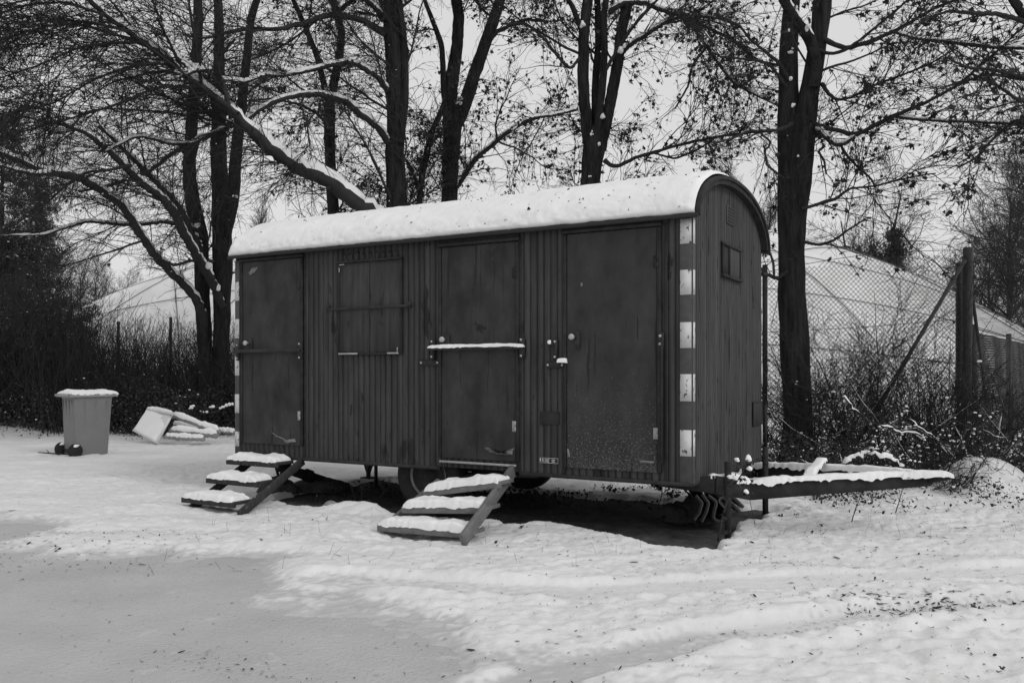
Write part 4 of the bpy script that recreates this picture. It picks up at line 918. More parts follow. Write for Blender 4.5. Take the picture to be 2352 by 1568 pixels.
traced_tree('thick straight tree carrying the long snow covered slanting limb', [
    ([(915, 540, 52), (914, 480, 50), (908, 400, 44), (907, 300, 43), (912, 220, 43), (908, 140, 46), (903, 70, 44), (902, 0, 40)], 15.5, 15.5, 'r'),
    ([(918, 330, 20), (929, 230, 20), (930, 120, 18), (920, 40, 16), (918, 0, 14)], 15.4, 15.4, 't'),
    ([(885, 505, 34), (850, 487, 36), (790, 440, 36), (740, 410, 33), (680, 383, 31), (630, 350, 29), (590, 312, 27), (545, 272, 25), (520, 242, 24), (480, 215, 22), (440, 182, 20), (400, 155, 18), (370, 125, 17), (330, 97, 15), (290, 70, 13), (240, 35, 12), (205, 0, 11)], 15.4, 12.2, 'b', .055),
    ([(890, 330, 18), (876, 302, 17), (850, 280, 16), (820, 255, 15), (794, 234, 15), (750, 220, 14), (702, 216, 13), (647, 227, 12), (592, 253, 11), (560, 283, 10), (520, 295, 9), (480, 312, 10), (430, 333, 9), (385, 330, 8), (350, 318, 8), (310, 312, 7), (280, 330, 5), (240, 350, 4)], 15.4, 13.4, 'b', .03),
    ([(891, 209, 14), (867, 176, 13), (823, 150, 13), (794, 143, 12), (757, 150, 11), (700, 165, 9), (650, 175, 8), (611, 172, 7), (560, 190, 6), (500, 180, 5)], 15.4, 14, 'b', .03),
    ([(880, 75, 20), (860, 62, 17), (838, 48, 15), (794, 37, 13), (742, 37, 12), (695, 55, 11), (629, 70, 10), (574, 66, 9), (520, 75, 8), (470, 90, 6), (420, 80, 5)], 15.4, 13.5, 'b', .0),
    ([(882, 45, 16), (860, 18, 12), (840, 0, 11)], 15.4, 15, 'b', .03),
    ([(500, 225, 12), (522, 242, 0.1 + 10), (545, 262, 10)], 13, 13, 'b'),
    ([(440, 182, 9), (410, 150, 8), (395, 100, 7), (370, 50, 6), (350, 0, 5)], 13.2, 13, 'b'),
    ([(525, 240, 11), (512, 190, 9), (500, 160, 8), (505, 130, 7), (540, 90, 6)], 13.4, 13.4, 'b'),
    ([(455, 160, 10), (420, 175, 6), (400, 165, 5)], 13, 13, 'b', .05),
    ([(490, 160, 8), (460, 162, 8), (430, 155, 8), (405, 130, 7), (380, 80, 6), (360, 40, 5)], 13.3, 12.6, 'b', .05),
    ([(395, 150, 8), (340, 145, 7), (280, 160, 6), (220, 180, 5), (120, 240, 4), (0, 262, 3)], 13, 12, 'b'),
    ([(330, 97, 8), (260, 100, 6), (180, 110, 5), (90, 150, 4), (0, 180, 3)], 12.7, 11.8, 'b'),
    ([(290, 70, 8), (200, 50, 6), (110, 60, 5), (0, 90, 3)], 12.5, 11.8, 'b'),
    ([(240, 35, 8), (150, 5, 6), (70, 10, 5), (0, 30, 3)], 12.3, 11.8, 'b'),
    ([(450, 200, 8), (360, 200, 7), (270, 240, 6), (170, 270, 5), (60, 300, 4), (0, 325, 3)], 13.2, 12, 'b'),
    ([(640, 360, 7), (600, 350, 5), (560, 342, 4)], 14.3, 14, 'b'),
    ([(595, 320, 6), (604, 350, 4), (605, 375, 3)], 14, 14, 'b'),
    ([(700, 216, 7), (690, 240, 5), (705, 280, 4), (712, 340, 3)], 14.5, 14.4, 'b'),
    ], 112, 2300, 15500, 1100, (1.0, 2.8), (.5, 1.4), (.2, .6), bias=(-.7, 0, -.15), snow_small=120, t1=(.3, 1), ang1=(30, 65))
traced_tree('forked tree behind the middle of the roof', [
    ([(1030, 520, 38), (1032, 465, 37), (1034, 403, 37), (1037, 311, 42), (1040, 264, 46)], 16.5, 16.5, 'r'),
    ([(1032, 264, 34), (1035, 201, 32), (1050, 110, 27), (1054, 37, 26), (1048, 0, 25)], 16.5, 16.4, 't', .02),
    ([(1048, 285, 32), (1060, 262, 32), (1080, 201, 30), (1101, 139, 28), (1131, 55, 26), (1149, 0, 24)], 16.5, 16.2, 't'),
    ([(1022, 230, 14), (1019, 212, 14), (1017, 150, 13), (1015, 103, 13), (992, 44, 11), (975, 0, 9)], 16.4, 16.2, 't'),
    ([(1050, 432, 9), (1072, 392, 12), (1090, 365, 12), (1112, 348, 12), (1160, 308, 11), (1197, 282, 10), (1240, 268, 8), (1290, 262, 6)], 16.4, 16, 'b', .01),
    ([(1115, 105, 10), (1140, 75, 10), (1170, 60, 9), (1210, 45, 8), (1260, 50, 6)], 16.3, 16, 'b'),
    ([(1060, 420, 6), (1085, 380, 6), (1110, 350, 5)], 16.2, 16, 'b')],
    42, 650, 5200, 3800, (.9, 2.5), (.5, 1.3), snow_small=20, crot=[(1056, 232, 16.2, .10)])
traced_tree('thin crooked snow crusted stem between two thick trunks', [
    ([(965, 520, 14), (964, 472, 14), (964, 439, 14), (973, 384, 15), (984, 337, 14), (991, 304, 13), (1014, 256, 12), (1022, 225, 9)], 16.0, 16.3, 'r', .03),
    ([(962, 435, 10), (955, 415, 9), (945, 385, 8), (935, 370, 7)], 16, 15.8, 'b', .02)],
    8, 100, 900, 600, (.4, 1.0), (.3, .7))
traced_tree('many stemmed tree behind the right half of the roof', [
    ([(1350, 480, 44), (1353, 428, 45), (1362, 366, 50), (1366, 330, 54)], 15, 15, 'r'),
    ([(1356, 345, 30), (1348, 293, 28), (1340, 220, 27), (1339, 165, 27), (1341, 73, 25), (1350, 0, 24)], 15, 14.9, 't'),
    ([(1339, 80, 13), (1331, 58, 13), (1313, 11, 12), (1305, 0, 11)], 14.9, 14.7, 't', .03),
    ([(1370, 340, 20), (1368, 256, 20), (1368, 183, 18), (1375, 110, 17), (1372, 0, 15)], 15.1, 15.1, 't'),
    ([(1362, 370, 18), (1375, 275, 17), (1386, 183, 17), (1389, 110, 16), (1386, 37, 15), (1392, 0, 14)], 14.9, 14.8, 't'),
    ([(1378, 345, 28), (1388, 300, 28), (1401, 238, 27), (1419, 146, 26), (1427, 73, 25), (1443, 0, 24)], 15, 14.8, 't', .02),
    ([(1428, 125, 12), (1445, 105, 11), (1478, 84, 11), (1522, 55, 10), (1562, 38, 9), (1599, 37, 8), (1650, 42, 7), (1700, 60, 6)], 14.9, 14, 'b', .02),
    ([(1392, 160, 8), (1420, 110, 8), (1455, 60, 8), (1490, 20, 7), (1505, 5, 6)], 14.8, 14.3, 'b'),
    ([(1390, 368, 12), (1402, 382, 9), (1419, 383, 9), (1460, 361, 8), (1500, 351, 8), (1544, 337, 7), (1606, 322, 6), (1668, 311, 6), (1734, 304, 5)], 14.9, 14, 'b'),
    ([(1400, 30, 14), (1430, 7, 13), (1485, 7, 12), (1514, 22, 11), (1551, 33, 11), (1590, 36, 10), (1595, 66, 9), (1624, 106, 9), (1650, 146, 8), (1690, 194, 7), (1740, 220, 5), (1800, 250, 4)], 14.8, 13.6, 'b', .02),
    ([(1328, 251, 8), (1300, 258, 7), (1270, 265, 7), (1225, 270, 7), (1200, 280, 6), (1180, 300, 5)], 14.9, 14.8, 'b', .02),
    ([(1335, 130, 8), (1310, 160, 7), (1290, 140, 7), (1250, 90, 6), (1210, 55, 6), (1150, 55, 5)], 14.9, 14.5, 'b'),
    ([(1500, 351, 5), (1550, 365, 5), (1600, 345, 5), (1640, 320, 4)], 14.5, 14.3, 'b'),
    ([(1624, 106, 7), (1590, 150, 6), (1580, 200, 5), (1550, 250, 4)], 14, 14, 'b'),
    ([(1595, 50, 7), (1680, 90, 7), (1740, 140, 6), (1790, 150, 5)], 14, 13.6, 'b')],
    52, 760, 6000, 4300, (.9, 2.5), (.5, 1.3), snow_small=40, crot=[(1341, 57, 14.6, .08), (1431, 112, 14.6, .10), (1386, 268, 14.8, .08), (1358, 160, 14.7, .04), (1360, 308, 14.7, .04), (1376, 333, 14.7, .05), (1355, 405, 14.7, .03)])
traced_tree('stout forked tree standing right beside the trailer end', [
    ([(1834, 1040, 84), (1833, 980, 64), (1830, 900, 64), (1829, 859, 64), (1825, 800, 68), (1822, 760, 64), (1819, 638, 60), (1817, 560, 58), (1815, 517, 56), (1814, 450, 54), (1813, 380, 52), (1812, 300, 50), (1809, 201, 45), (1811, 120, 42), (1814, 80, 39), (1818, 0, 35)], 12.6, 12.7, 'r'),
    ([(1824, 620, 34), (1827, 540, 44), (1832, 450, 52), (1838, 380, 56), (1846, 300, 54), (1858, 220, 46), (1865, 180, 43), (1876, 121, 41), (1884, 60, 40), (1889, 0, 41)], 12.6, 12.5, 't'),
    ([(1868, 200, 24), (1876, 150, 26), (1866, 105, 26), (1850, 75, 25), (1822, 38, 23), (1800, 0, 22)], 12.4, 12.1, 't', .03),
    ([(1895, 92, 12), (1908, 95, 13), (1925, 108, 12), (1948, 113, 11), (1997, 97, 10), (2065, 68, 9), (2105, 44, 8), (2158, 12, 7), (2200, 0, 6)], 12.4, 11.2, 'b'),
    ([(1880, 117, 10), (1912, 127, 8), (1948, 113, 7), (1990, 80, 6), (2040, 40, 6), (2080, 5, 5)], 12.4, 11.6, 'b'),
    ([(1888, 193, 10), (1900, 213, 9), (1920, 230, 7), (1950, 227, 6), (2005, 197, 6), (2065, 175, 5), (2130, 150, 4), (2200, 110, 4)], 12.5, 11.6, 'b'),
    ([(1868, 284, 12), (1885, 290, 11), (1910, 298, 10), (1936, 300, 10), (1960, 314, 10), (1985, 302, 10), (2020, 282, 10), (2057, 264, 11), (2090, 250, 9), (2125, 238, 8), (2165, 215, 7), (2206, 193, 7), (2258, 145, 6), (2300, 110, 5), (2352, 60, 4)], 12.5, 10.8, 'b'),
    ([(1866, 300, 14), (1885, 304, 14), (1900, 318, 12), (1920, 332, 11), (1940, 330, 9), (1965, 314, 8)], 12.5, 12, 'b', .015),
    ([(2057, 268, 8), (2100, 273, 8), (2166, 278, 7), (2246, 280, 7), (2300, 283, 7), (2360, 284, 6), (2450, 280, 5)], 11.9, 10.8, 'b', .012),
    ([(1843, 478, 9), (1865, 474, 8), (1884, 467, 8), (1924, 455, 7), (1948, 433, 6), (1980, 430, 5), (2013, 427, 5), (2065, 413, 4), (2120, 402, 4), (2150, 398, 3)], 12.4, 11.6, 'b'),
    ([(1843, 553, 9), (1865, 560, 7), (1885, 562, 7), (1916, 552, 6), (1948, 528, 5), (1985, 505, 4)], 12.4, 12, 'b'),
    ([(1820, 285, 12), (1800, 296, 10), (1780, 300, 8), (1743, 302, 7), (1720, 300, 6), (1690, 315, 5), (1640, 330, 4)], 12.4, 12.2, 'b'),
    ([(1930, 332, 7), (1945, 358, 6), (1975, 388, 5), (2000, 410, 5), (2012, 430, 4)], 12.3, 12.2, 'b'),
    ([(1893, 335, 7), (1880, 348, 6), (1893, 370, 5), (1898, 400, 4)], 12.4, 12.3, 'b'),
    ([(1748, 307, 6), (1770, 325, 5), (1765, 340, 5), (1755, 342, 5), (1762, 380, 5), (1785, 398, 5), (1800, 410, 4)], 12.2, 12.3, 'b'),
    ([(1808, 625, 10), (1785, 640, 9), (1765, 632, 8), (1745, 615, 8), (1720, 600, 6)], 12.5, 12.8, 'b'),
    ([(1778, 632, 6), (1776, 600, 6), (1770, 585, 5), (1745, 578, 5)], 12.5, 12.5, 'b'),
    ([(1810, 180, 10), (1790, 145, 8), (1760, 120, 7), (1722, 90, 6), (1700, 60, 5), (1660, 40, 4)], 12.5, 12, 'b'),
    ([(1808, 200, 8), (1770, 150, 7), (1740, 140, 6), (1700, 135, 5), (1650, 130, 4)], 12.5, 12.2, 'b'),
    ([(2057, 75, 7), (2110, 90, 7), (2170, 95, 8), (2240, 105, 8), (2300, 110, 8), (2400, 112, 9)], 11.5, 10.6, 'b', .01),
    ([(2206, 193, 6), (2260, 170, 6), (2310, 175, 5), (2400, 190, 5)], 11.3, 10.8, 'b')],
    46, 540, 4300, 2300, (.8, 2.2), (.45, 1.2), (.15, .45), bias=(.3, 0, 0), crot=[(1853, 63, 12.1, .07), (1830, 20, 12.0, .04), (1816, 118, 12.4, .05), (1820, 240, 12.4, .04), (1817, 178, 12.4, .04)], group='trees right of the trailer', snow_small=40, t1=(.3, 1))
traced_tree('leafy branches hanging in at the upper right corner', [
    ([(2560, 700, 60), (2540, 400, 55), (2480, 200, 48), (2420, 120, 44)], 10.5, 10.4, 'r'),
    ([(2430, 130, 30), (2380, 70, 26), (2352, 34, 22), (2327, 0, 20), (2300, -60, 16)], 10.4, 10.2, 't', .02),
    ([(2380, 60, 16), (2340, 45, 12), (2290, 32, 10), (2230, 30, 9), (2180, 25, 7), (2140, 40, 5), (2100, 60, 4)], 10.3, 10.2, 'b'),
    ([(2460, 160, 16), (2400, 180, 12), (2340, 175, 9), (2280, 160, 8), (2220, 155, 6), (2170, 130, 5)], 10.4, 10.4, 'b'),
    ([(2500, 300, 16), (2420, 300, 12), (2330, 275, 7), (2270, 330, 6), (2240, 365, 5), (2200, 385, 4)], 10.5, 10.8, 'b'),
    ([(2480, 260, 14), (2410, 250, 10), (2340, 230, 8), (2280, 190, 6), (2230, 170, 5)], 10.4, 10.6, 'b')],
    24, 210, 1600, 650, (.6, 1.8), (.4, 1.0), (.12, .35), bias=(-.4, 0, 0), group='trees right of the trailer', snow_small=25)

# ------------------------------------------------------------------ grown background trees (one of each kind, then copies)
def grown_tree(name, H, r0, spread, n1, n2, n3, seed, mt, droop=0., up=.05, t0=.15, stems=1, nl=0, wmin=1., ivy=0, ang=(25, 60)):
    global rng
    keep = rng; rng = np.random.default_rng(seed)
    g = Geo(); P0, R0 = [], []
    for s in range(stems):
        K = 16; z = np.linspace(0, H * (.9 + .15 * rng.random()), K); dr = rng.normal(size=2) * .12 * (stems > 1) + rng.normal(size=2) * .02
        xy = np.outer(z, dr) + np.cumsum(rng.normal(size=(K, 2)) * H * .006, 0) + rng.normal(size=2) * .12 * (stems > 1)
        P0.append(np.c_[xy, z]); R0.append(r0 * (1 - .9 * np.linspace(0, 1, K) ** .8) / stems ** .4 + .004)
    P0, R0 = np.array(P0), np.array(R0)
    tr = Geo(); tr.add(*tubes(P0, R0, 8))
    a1 = spawn(P0, R0, n1, (t0, .98), (spread * .5, spread), .5, ang, 11, .10, up, None, .010 * wmin, .013)
    a2 = spawn(*a1, n2, (.15, 1), (spread * .2, spread * .45), .5, (25, 65), 7, .15, up * .5 - droop, None, .006 * wmin, .010)
    a3 = spawn(*a2, n3, (.1, 1), (spread * .06, spread * .2), .6, (25, 65), 5, .2, -droop, None, .0045 * wmin, .010)
    for a, sd in ((a1, 4), (a2, 3), (a3, 3)): g.add(*tubes(*a, sd))
    r = empty(name, (0, 0, 0)); tr.build('trunk', mt, r); g.build('branches', mt, r)
    if nl:
        lf = Geo(); src = np.concatenate([a2[0].reshape(-1, 3), a3[0].reshape(-1, 3)]) if not ivy else np.concatenate([a1[0][:9, :ivy].reshape(-1, 3), np.repeat(P0[:, :13].reshape(-1, 3), 8, 0)])
        p = src[rng.choice(len(src), nl)] + rng.normal(size=(nl, 3)) * (.06 if not ivy else .15)
        leaves(lf, p, rng.uniform(.03, .07, nl) * (1 if not ivy else 1.3), OVAL if ivy else LEAF); lf.build('leaves', M['ever'] if ivy else M['leaf'], r)
    rng = keep; return r
_first = {}
def put(key, proto, px, Yd, sc, rz, label, group, cat='tree'):
    if key not in _first: o = proto; _first[key] = 1
    else:
        o = proto.copy(); C.objects.link(o)
        for ch in proto.children:
            c = ch.copy(); C.objects.link(c); c.parent = o
    q = W(px, HY, Yd); o.location = (q[0], q[1], -.1); o.rotation_euler = (0, 0, rz); o.scale = (sc, sc, sc)
    tag(o, label, cat, group); return o
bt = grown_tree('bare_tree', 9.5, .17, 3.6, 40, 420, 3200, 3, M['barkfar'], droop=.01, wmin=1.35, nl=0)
RB = 'bare woodland beyond the right fence'
RBL = 'bare grey woodland tree beyond the fence at the right edge'
for k, (px, Yd, sc) in enumerate([(2310, 27, .78), (2390, 24, .95), (2460, 30, 1.1), (2330, 36, 1.05), (2235, 40, .80), (2170, 46, .72), (2400, 42, 1.25), (2500, 26, 1.1), (2120, 52, .72), (2270, 50, 1.0)]):
    put('bt', bt, px, Yd, sc, k * 1.3, RBL, RB)
for k, (px, Yd, sc) in enumerate([(330, 62, .80), (250, 56, .82), (400, 66, .80), (180, 52, .88), (470, 70, .75), (120, 48, 1.0), (290, 60, .85), (215, 64, 1.0)]):
    put('bt', bt, px, Yd, sc, 2 + k * 1.7, 'small distant bare tree on the skyline left of the trailer', 'distant bare trees on the left')
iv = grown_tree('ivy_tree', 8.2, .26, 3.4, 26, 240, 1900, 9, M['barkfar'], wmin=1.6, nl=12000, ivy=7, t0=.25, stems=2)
put('iv', iv, 1972, 50, 1.36, .3, 'ivy clad tree above the dome, the left one of two', 'ivy clad trees')
put('iv', iv, 2058, 50, 1.25, 2.4, 'ivy clad tree above the dome, the right one of two', 'ivy clad trees')
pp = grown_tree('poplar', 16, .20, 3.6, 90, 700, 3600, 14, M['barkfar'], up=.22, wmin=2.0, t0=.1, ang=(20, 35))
put('pp', pp, 1700, 62, 1.0, 0, 'tall poplar with upright twigs behind the trailer end', 'poplars')
put('pp', pp, 620, 75, .95, 1.0, 'distant poplar showing over the left roof end', 'poplars')
put('pp', pp, 1760, 70, .95, 2.0, 'tall poplar half hidden by the stout forked tree', 'poplars')

# conifers far left
def conifer():
    global rng
    keep = rng; rng = np.random.default_rng(21)
    r = empty('conifer', (0, 0, 0)); H = 9.5; z = np.linspace(0, H, 20); P0 = np.c_[z * 0, z * 0, z][None]; R0 = (.17 * (1 - z / H * .92))[None]
    g = Geo(); g.add(*tubes(P0, R0, 8)); g.build('trunk', M['bark'], r)
    a1 = spawn(P0, R0, 150, (.08, .99), (1.4, 3.2), .4, (75, 105), 10, .06, -.03, None, .012, .012, .2)
    L = a1[0]; zt = L[:, :1, 2:3] / H; L[:] = L[:, :1] + (L - L[:, :1]) * (1.15 - .9 * zt)
    a2 = spawn(*a1, 1900, (.15, 1), (.25, .8), .5, (40, 90), 5, .12, -.22, None, .006, .01)
    g = Geo(); g.add(*tubes(*a1, 4)); g.add(*tubes(*a2, 3)); g.build('branches', M['twig'], r)
    g = Geo(); src = np.concatenate([a2[0].reshape(-1, 3), a1[0][:, 3:].reshape(-1, 3)]); n = 42000; p = src[rng.choice(len(src), n)] + rng.normal(size=(n, 3)) * [.05, .05, .08]
    tpl = OVAL * np.array([.35, 1.6, 1]); leaves(g, p, rng.uniform(.03, .07, n), tpl); g.build('needles', M['ever'], r)
    g = Geo(); p = a1[0][:, 2:].reshape(-1, 3); p = p[rng.choice(len(p), 500)]; blobs(g, p + [0, 0, .04], rng.uniform(.02, .07, 500), .4); g.build('snow', M['snow'], r)
    rng = keep; return r
cf = conifer()
put('cf', cf, 5, 25, .95, 0, 'dark conifer at the left edge, nearest to the camera', 'conifers at the left edge')
put('cf', cf, 85, 28, .88, 1.4, 'dark conifer with drooping branches near the left edge', 'conifers at the left edge')
put('cf', cf, -110, 27, 1.1, 2.9, 'dark conifer cut off by the left edge', 'conifers at the left edge')

# ================================================================== THICKETS
def shrub(name, pos, H, spr, nst, n2, n3, seed, label, group, ns=60, nl=0, kind=None, cat='shrub', mt='twig', rs=.0105, area=(.5, .3)):
    global rng
    keep = rng; rng = np.random.default_rng(seed); pos = np.asarray(pos, float)
    K = 12; p0 = np.c_[(rng.random(nst) - .5) * area[0] * 2, (rng.random(nst) - .5) * area[1] * 2, np.full(nst, -.05)]
    d = nrm(np.c_[rng.normal(size=(nst, 2)) * spr, np.ones(nst)]); P = np.zeros((nst, K, 3)); P[:, 0] = p0; ln = H * rng.uniform(.5, 1.1, nst)
    for k in range(1, K): d = nrm(d + rng.normal(size=(nst, 3)) * .09 + np.array([0, 0, -.02 - .03 * spr])); P[:, k] = P[:, k - 1] + d * (ln / (K - 1))[:, None]
    P[:, :, 2] = np.maximum(P[:, :, 2], .02)
    R = rs * (1 - .75 * np.linspace(0, 1, K))[None] * rng.uniform(.6, 1.4, (nst, 1)); R = np.maximum(R, .0028)
    a2 = spawn(P, R, n2, (.15, 1), (H * .12, H * .42), .6, (22, 55), 9, .12, .01, None, .0042, .012)
    a3 = spawn(*a2, n3, (.1, 1), (H * .06, H * .2), .7, (25, 60), 6, .14, .01, None, .0030, .012)
    r = empty(name, pos, 0, label, cat, group) if kind is None else None
    g = Geo(); 
    for a, sd in (((P, R), 4), (a2, 3), (a3, 3)): g.add(*tubes(*a, sd))
    g.build('branches', M[mt], r)
    if nl:
        g = Geo(); src = np.concatenate([a2[0].reshape(-1, 3), a3[0].reshape(-1, 3)]); src = src[src[:, 2] < H * .8]; p = src[rng.choice(len(src), nl)] + rng.normal(size=(nl, 3)) * .03
        leaves(g, p, rng.uniform(.012, .032, nl), OVAL); g.build('leaves', M['leaf'], r)
    if ns:
        g = Geo(); src = np.concatenate([P[:, 1:].reshape(-1, 3), a2[0].reshape(-1, 3)]); w_ = np.exp(-src[:, 2] * 1.6); p = src[rng.choice(len(src), ns, p=w_ / w_.sum())]
        blobs(g, p + [0, 0, .012], rng.uniform(.007, .022, ns) * (1 + .6 * (rng.random(ns) > .9)), .6)
        for _ in range(10):
            i = rng.integers(0, nst); Q, rr = P[i, 1:10], R[i, 1:10]; snow_line(g, Q, rr, .009, rng.random() * 50, 6)
        g.build('snow', M['snow'], r)
    rng = keep; return r
RS = 'bare shrubs along the right fence'
sp = [(1800, 13.2, 2.3, 'bare twiggy shrub at the foot of the stout forked tree'), (1880, 12.8, 2.5, 'bare shrub between the forked tree and the slanting fence brace'),
      (1960, 12.9, 2.7, 'bare shrub where the slanting fence brace meets the ground'), (2040, 12.7, 2.8, 'tall bare shrub in front of the middle of the wire mesh'),
      (2120, 12.8, 2.6, 'bare shrub left of the fence corner post'), (2190, 12.3, 1.7, 'bare shrub directly in front of the fence corner posts'),
      (2290, 12.0, 1.6, 'bare shrub right of the fence corner post'), (2370, 11.6, 1.9, 'bare shrub cut off by the right picture edge'),
      (1985, 10.9, 1.0, 'low snowy shrub behind the far drawbar beam'), (2110, 10.4, .95, 'low snowy shrub beyond the drawbar coupling'), (2240, 10.6, 1.2, 'arching shrub behind the snowy mound on the right')]
for k, (px, Yd, H, lab) in enumerate(sp):
    q = W(px, HY, Yd) * [1, 1, 0]
    shrub('bare_shrub', q, H, .42 if H > 1.5 else .8, 24, 230, 1050, 100 + k, lab, RS, ns=55, nl=110, area=(.55, .35))
# arching snowy branches in the right thicket
for k, (pts, lab) in enumerate((([(1760 + 560, 1010), (2230, 980), (2190, 965), (2150, 1000), (2185, 1060), (2215, 1100)], 'snow laden fallen branch arching below the corner post'),
                                ([(1935, 1068), (1965, 1048), (2010, 1042), (2050, 1058), (2080, 1075)], 'thick snow covered log arching behind the drawbar'),
                                ([(2080, 960), (2140, 1000), (2200, 1040), (2260, 1060), (2330, 1050)], 'long snowy twig sloping down toward the right mound'),
                                ([(1930, 900), (1965, 945), (2010, 975), (2060, 990), (2130, 1000)], 'snow dusted dead branch lying across the shrubs'))):
    Yd = 10.6 if k != 1 else 9.6; P = np.array([W(a, b, Yd) for a, b in pts]); r0 = .009 if k != 1 else .025; Q, rr = resample(P, np.linspace(r0, r0 * .5, len(P)), 26); Q = Q + rng.normal(size=Q.shape) * .012; Q[:, 2] = np.maximum(Q[:, 2], .03)
    b = Q.mean(0) * [1, 1, 0]; r = empty('fallen_branch', b, 0, lab, 'branch', 'snowy dead branches in the right thicket'); g = Geo(); g.tube(Q, rr, 6)
    a = spawn(Q[None], rr[None], 14, (.1, 1), (.2, .7), .5, (30, 70), 8, .15, 0, None, .004, .012); g.add(*tubes(*a, 4)); g.build('stem', M['twig'], r, origin=b)
    g = Geo(); snow_line(g, Q, rr, .011 if k != 1 else .025, k * 3 + 1.3, 8, k != 1); blobs(g, a[0][:, 3:6].reshape(-1, 3) + [0, 0, .012], rng.uniform(.006, .02, 42)); g.build('snow', M['snow'], r, origin=b)
def cover(name, label, polys, n, size, m='ever', snow=0, hfun=None, cat='undergrowth'):
    """uncountable leafy ground cover"""
    g = Geo(); x0, x1, y0, y1, zmax = polys; p = np.c_[rng.uniform(x0, x1, n), rng.uniform(y0, y1, n), rng.random(n) ** 1.6 * zmax]; p[:, 1] += 1.1 * fbm(p[:, 0] * .8, p[:, 0] * 0 + 3, 3) + rng.random(n) ** 5 * -1.4
    dens = fbm(p[:, 0] * 1.3, p[:, 1] * 1.3 + p[:, 2], 3); p = p[dens > -.25]; p[:, 2] *= .6 + .8 * (vn(p[:, 0] * 1.1, p[:, 1] * .9) + .5)
    leaves(g, p, rng.uniform(*size, len(p)), OVAL); o = g.build(name, M[m]); tag(o, label, cat, kind='stuff')
    if snow:
        q = p[rng.choice(len(p), snow)]; s = Geo(); blobs(s, q + [0, 0, .02], rng.uniform(.008, .030, snow), .5); c = s.build('snow', M['snow'], o)
    return o
cover('undergrowth', 'dark bramble and ivy undergrowth along the right fence', (3.6, 9.5, 11.9, 14.2, .50), 24000, (.012, .028), snow=200)
cover('undergrowth', 'low bramble leaves behind the drawbar', (3.3, 5.6, 9.9, 11.4, .22), 5000, (.012, .026), m='leaf', snow=160)
# left thicket: one dark mass of canes
def thicket():
    global rng
    n = 5400; K = 9; x = rng.uniform(-15, -5.3, n); y = rng.uniform(18.9, 24, n) + .8 * vn(x * .9, x * 0); p0 = np.c_[x, y, np.zeros(n)]
    d = nrm(np.c_[rng.normal(size=(n, 2)) * .34, np.ones(n)]); P = np.zeros((n, K, 3)); P[:, 0] = p0; ln = rng.uniform(1.0, 3.2, n) * (.92 + .6 * sst(-9.6, -13, x))
    for k in range(1, K): d = nrm(d + rng.normal(size=(n, 3)) * .08); P[:, k] = P[:, k - 1] + d * (ln / (K - 1))[:, None]
    R = np.maximum(.009 * (1 - .7 * np.linspace(0, 1, K))[None] * rng.uniform(.5, 1.5, (n, 1)), .004)
    a2 = spawn(P, R, 8000, (.2, 1), (.3, 1.0), .6, (20, 50), 6, .12, 0, None, .004, .012); a3 = spawn(*a2, 14000, (.1, 1), (.12, .4), .7, (25, 60), 4, .15, 0, None, .0035, .012)
    g = Geo(); g.add(*tubes(P, R, 3)); g.add(*tubes(*a2, 3)); g.add(*tubes(*a3, 3)); o = g.build('thicket', M['twig']); tag(o, 'dense dark thicket of canes behind the bin', 'thicket', kind='stuff')
cover('undergrowth', 'dark ivy and bramble leaves low in the left thicket', (-15, -5.2, 19.3, 22.5, 1.15), 110000, (.014, .032), snow=700)
cover('undergrowth', 'taller ivy mass beneath the left conifers', (-17, -11.2, 20, 24, 3.2), 100000, (.016, .036), snow=900)
thicket()
# back strip of leaves under the trailer and beyond it
cover('leaf_litter', 'dead leaves and grass along the back edge of the bare soil', (-2.2, 2.1, 9.9, 10.5, .08), 1500, (.01, .03), m='leaf', cat='leaves')

# ================================================================== SMALL THINGS IN THE SNOW
def gz(x, y): return float(ground_h(np.array([[x]]), np.array([[y]]))[0, 0])
def litter(n, box, size, seed, label, flat=.25, dens=None):
    x = rng.uniform(box[0], box[1], n); y = rng.uniform(box[2], box[3], n); keep = (soil_sd(x, y) < -.05)
    if dens is not None: keep &= rng.random(n) < dens(x, y)
    x, y = x[keep], y[keep]; z = np.maximum(ground_h(x, y), -.036) + .007; R = rotq(len(x)); 
    R[:, 2, :] *= flat; g = Geo(); S = rng.uniform(*size, len(x)) * (1 + 1.2 * (rng.random(len(x)) > .95)); leaves(g, np.c_[x, y, z], S, OVAL * np.array([.6, 1.2, 1]), R)
    o = g.build('leaf_litter', M['leaf']); tag(o, label, 'leaves', kind='stuff')
litter(12000, (-6, 7, 3.7, 13), (.004, .017), 1, 'fine dry leaf bits scattered over the snow', dens=lambda x, y: (.15 + .85 * sst(-1.5, 2.5, x)) * sst(14, 6, y))
litter(1500, (2.0, 3.8, 4.9, 5.7), (.006, .028), 2, 'dark leaves gathered in the tyre track at right', dens=lambda x, y: np.exp(-((y - 5.3) / .14) ** 2))
litter(380, (-5.2, -2.6, 6.3, 7.8), (.005, .02), 3, 'dark grit and leaves on the edge of the drive')
litter(240, (-1.9, -.75, 3.95, 4.55), (.005, .015), 4, 'dark grit in the tyre marks on the packed drive', dens=lambda x, y: np.exp(-(((y - 4.25) + (x + 1.3) * .45) / .12) ** 2))
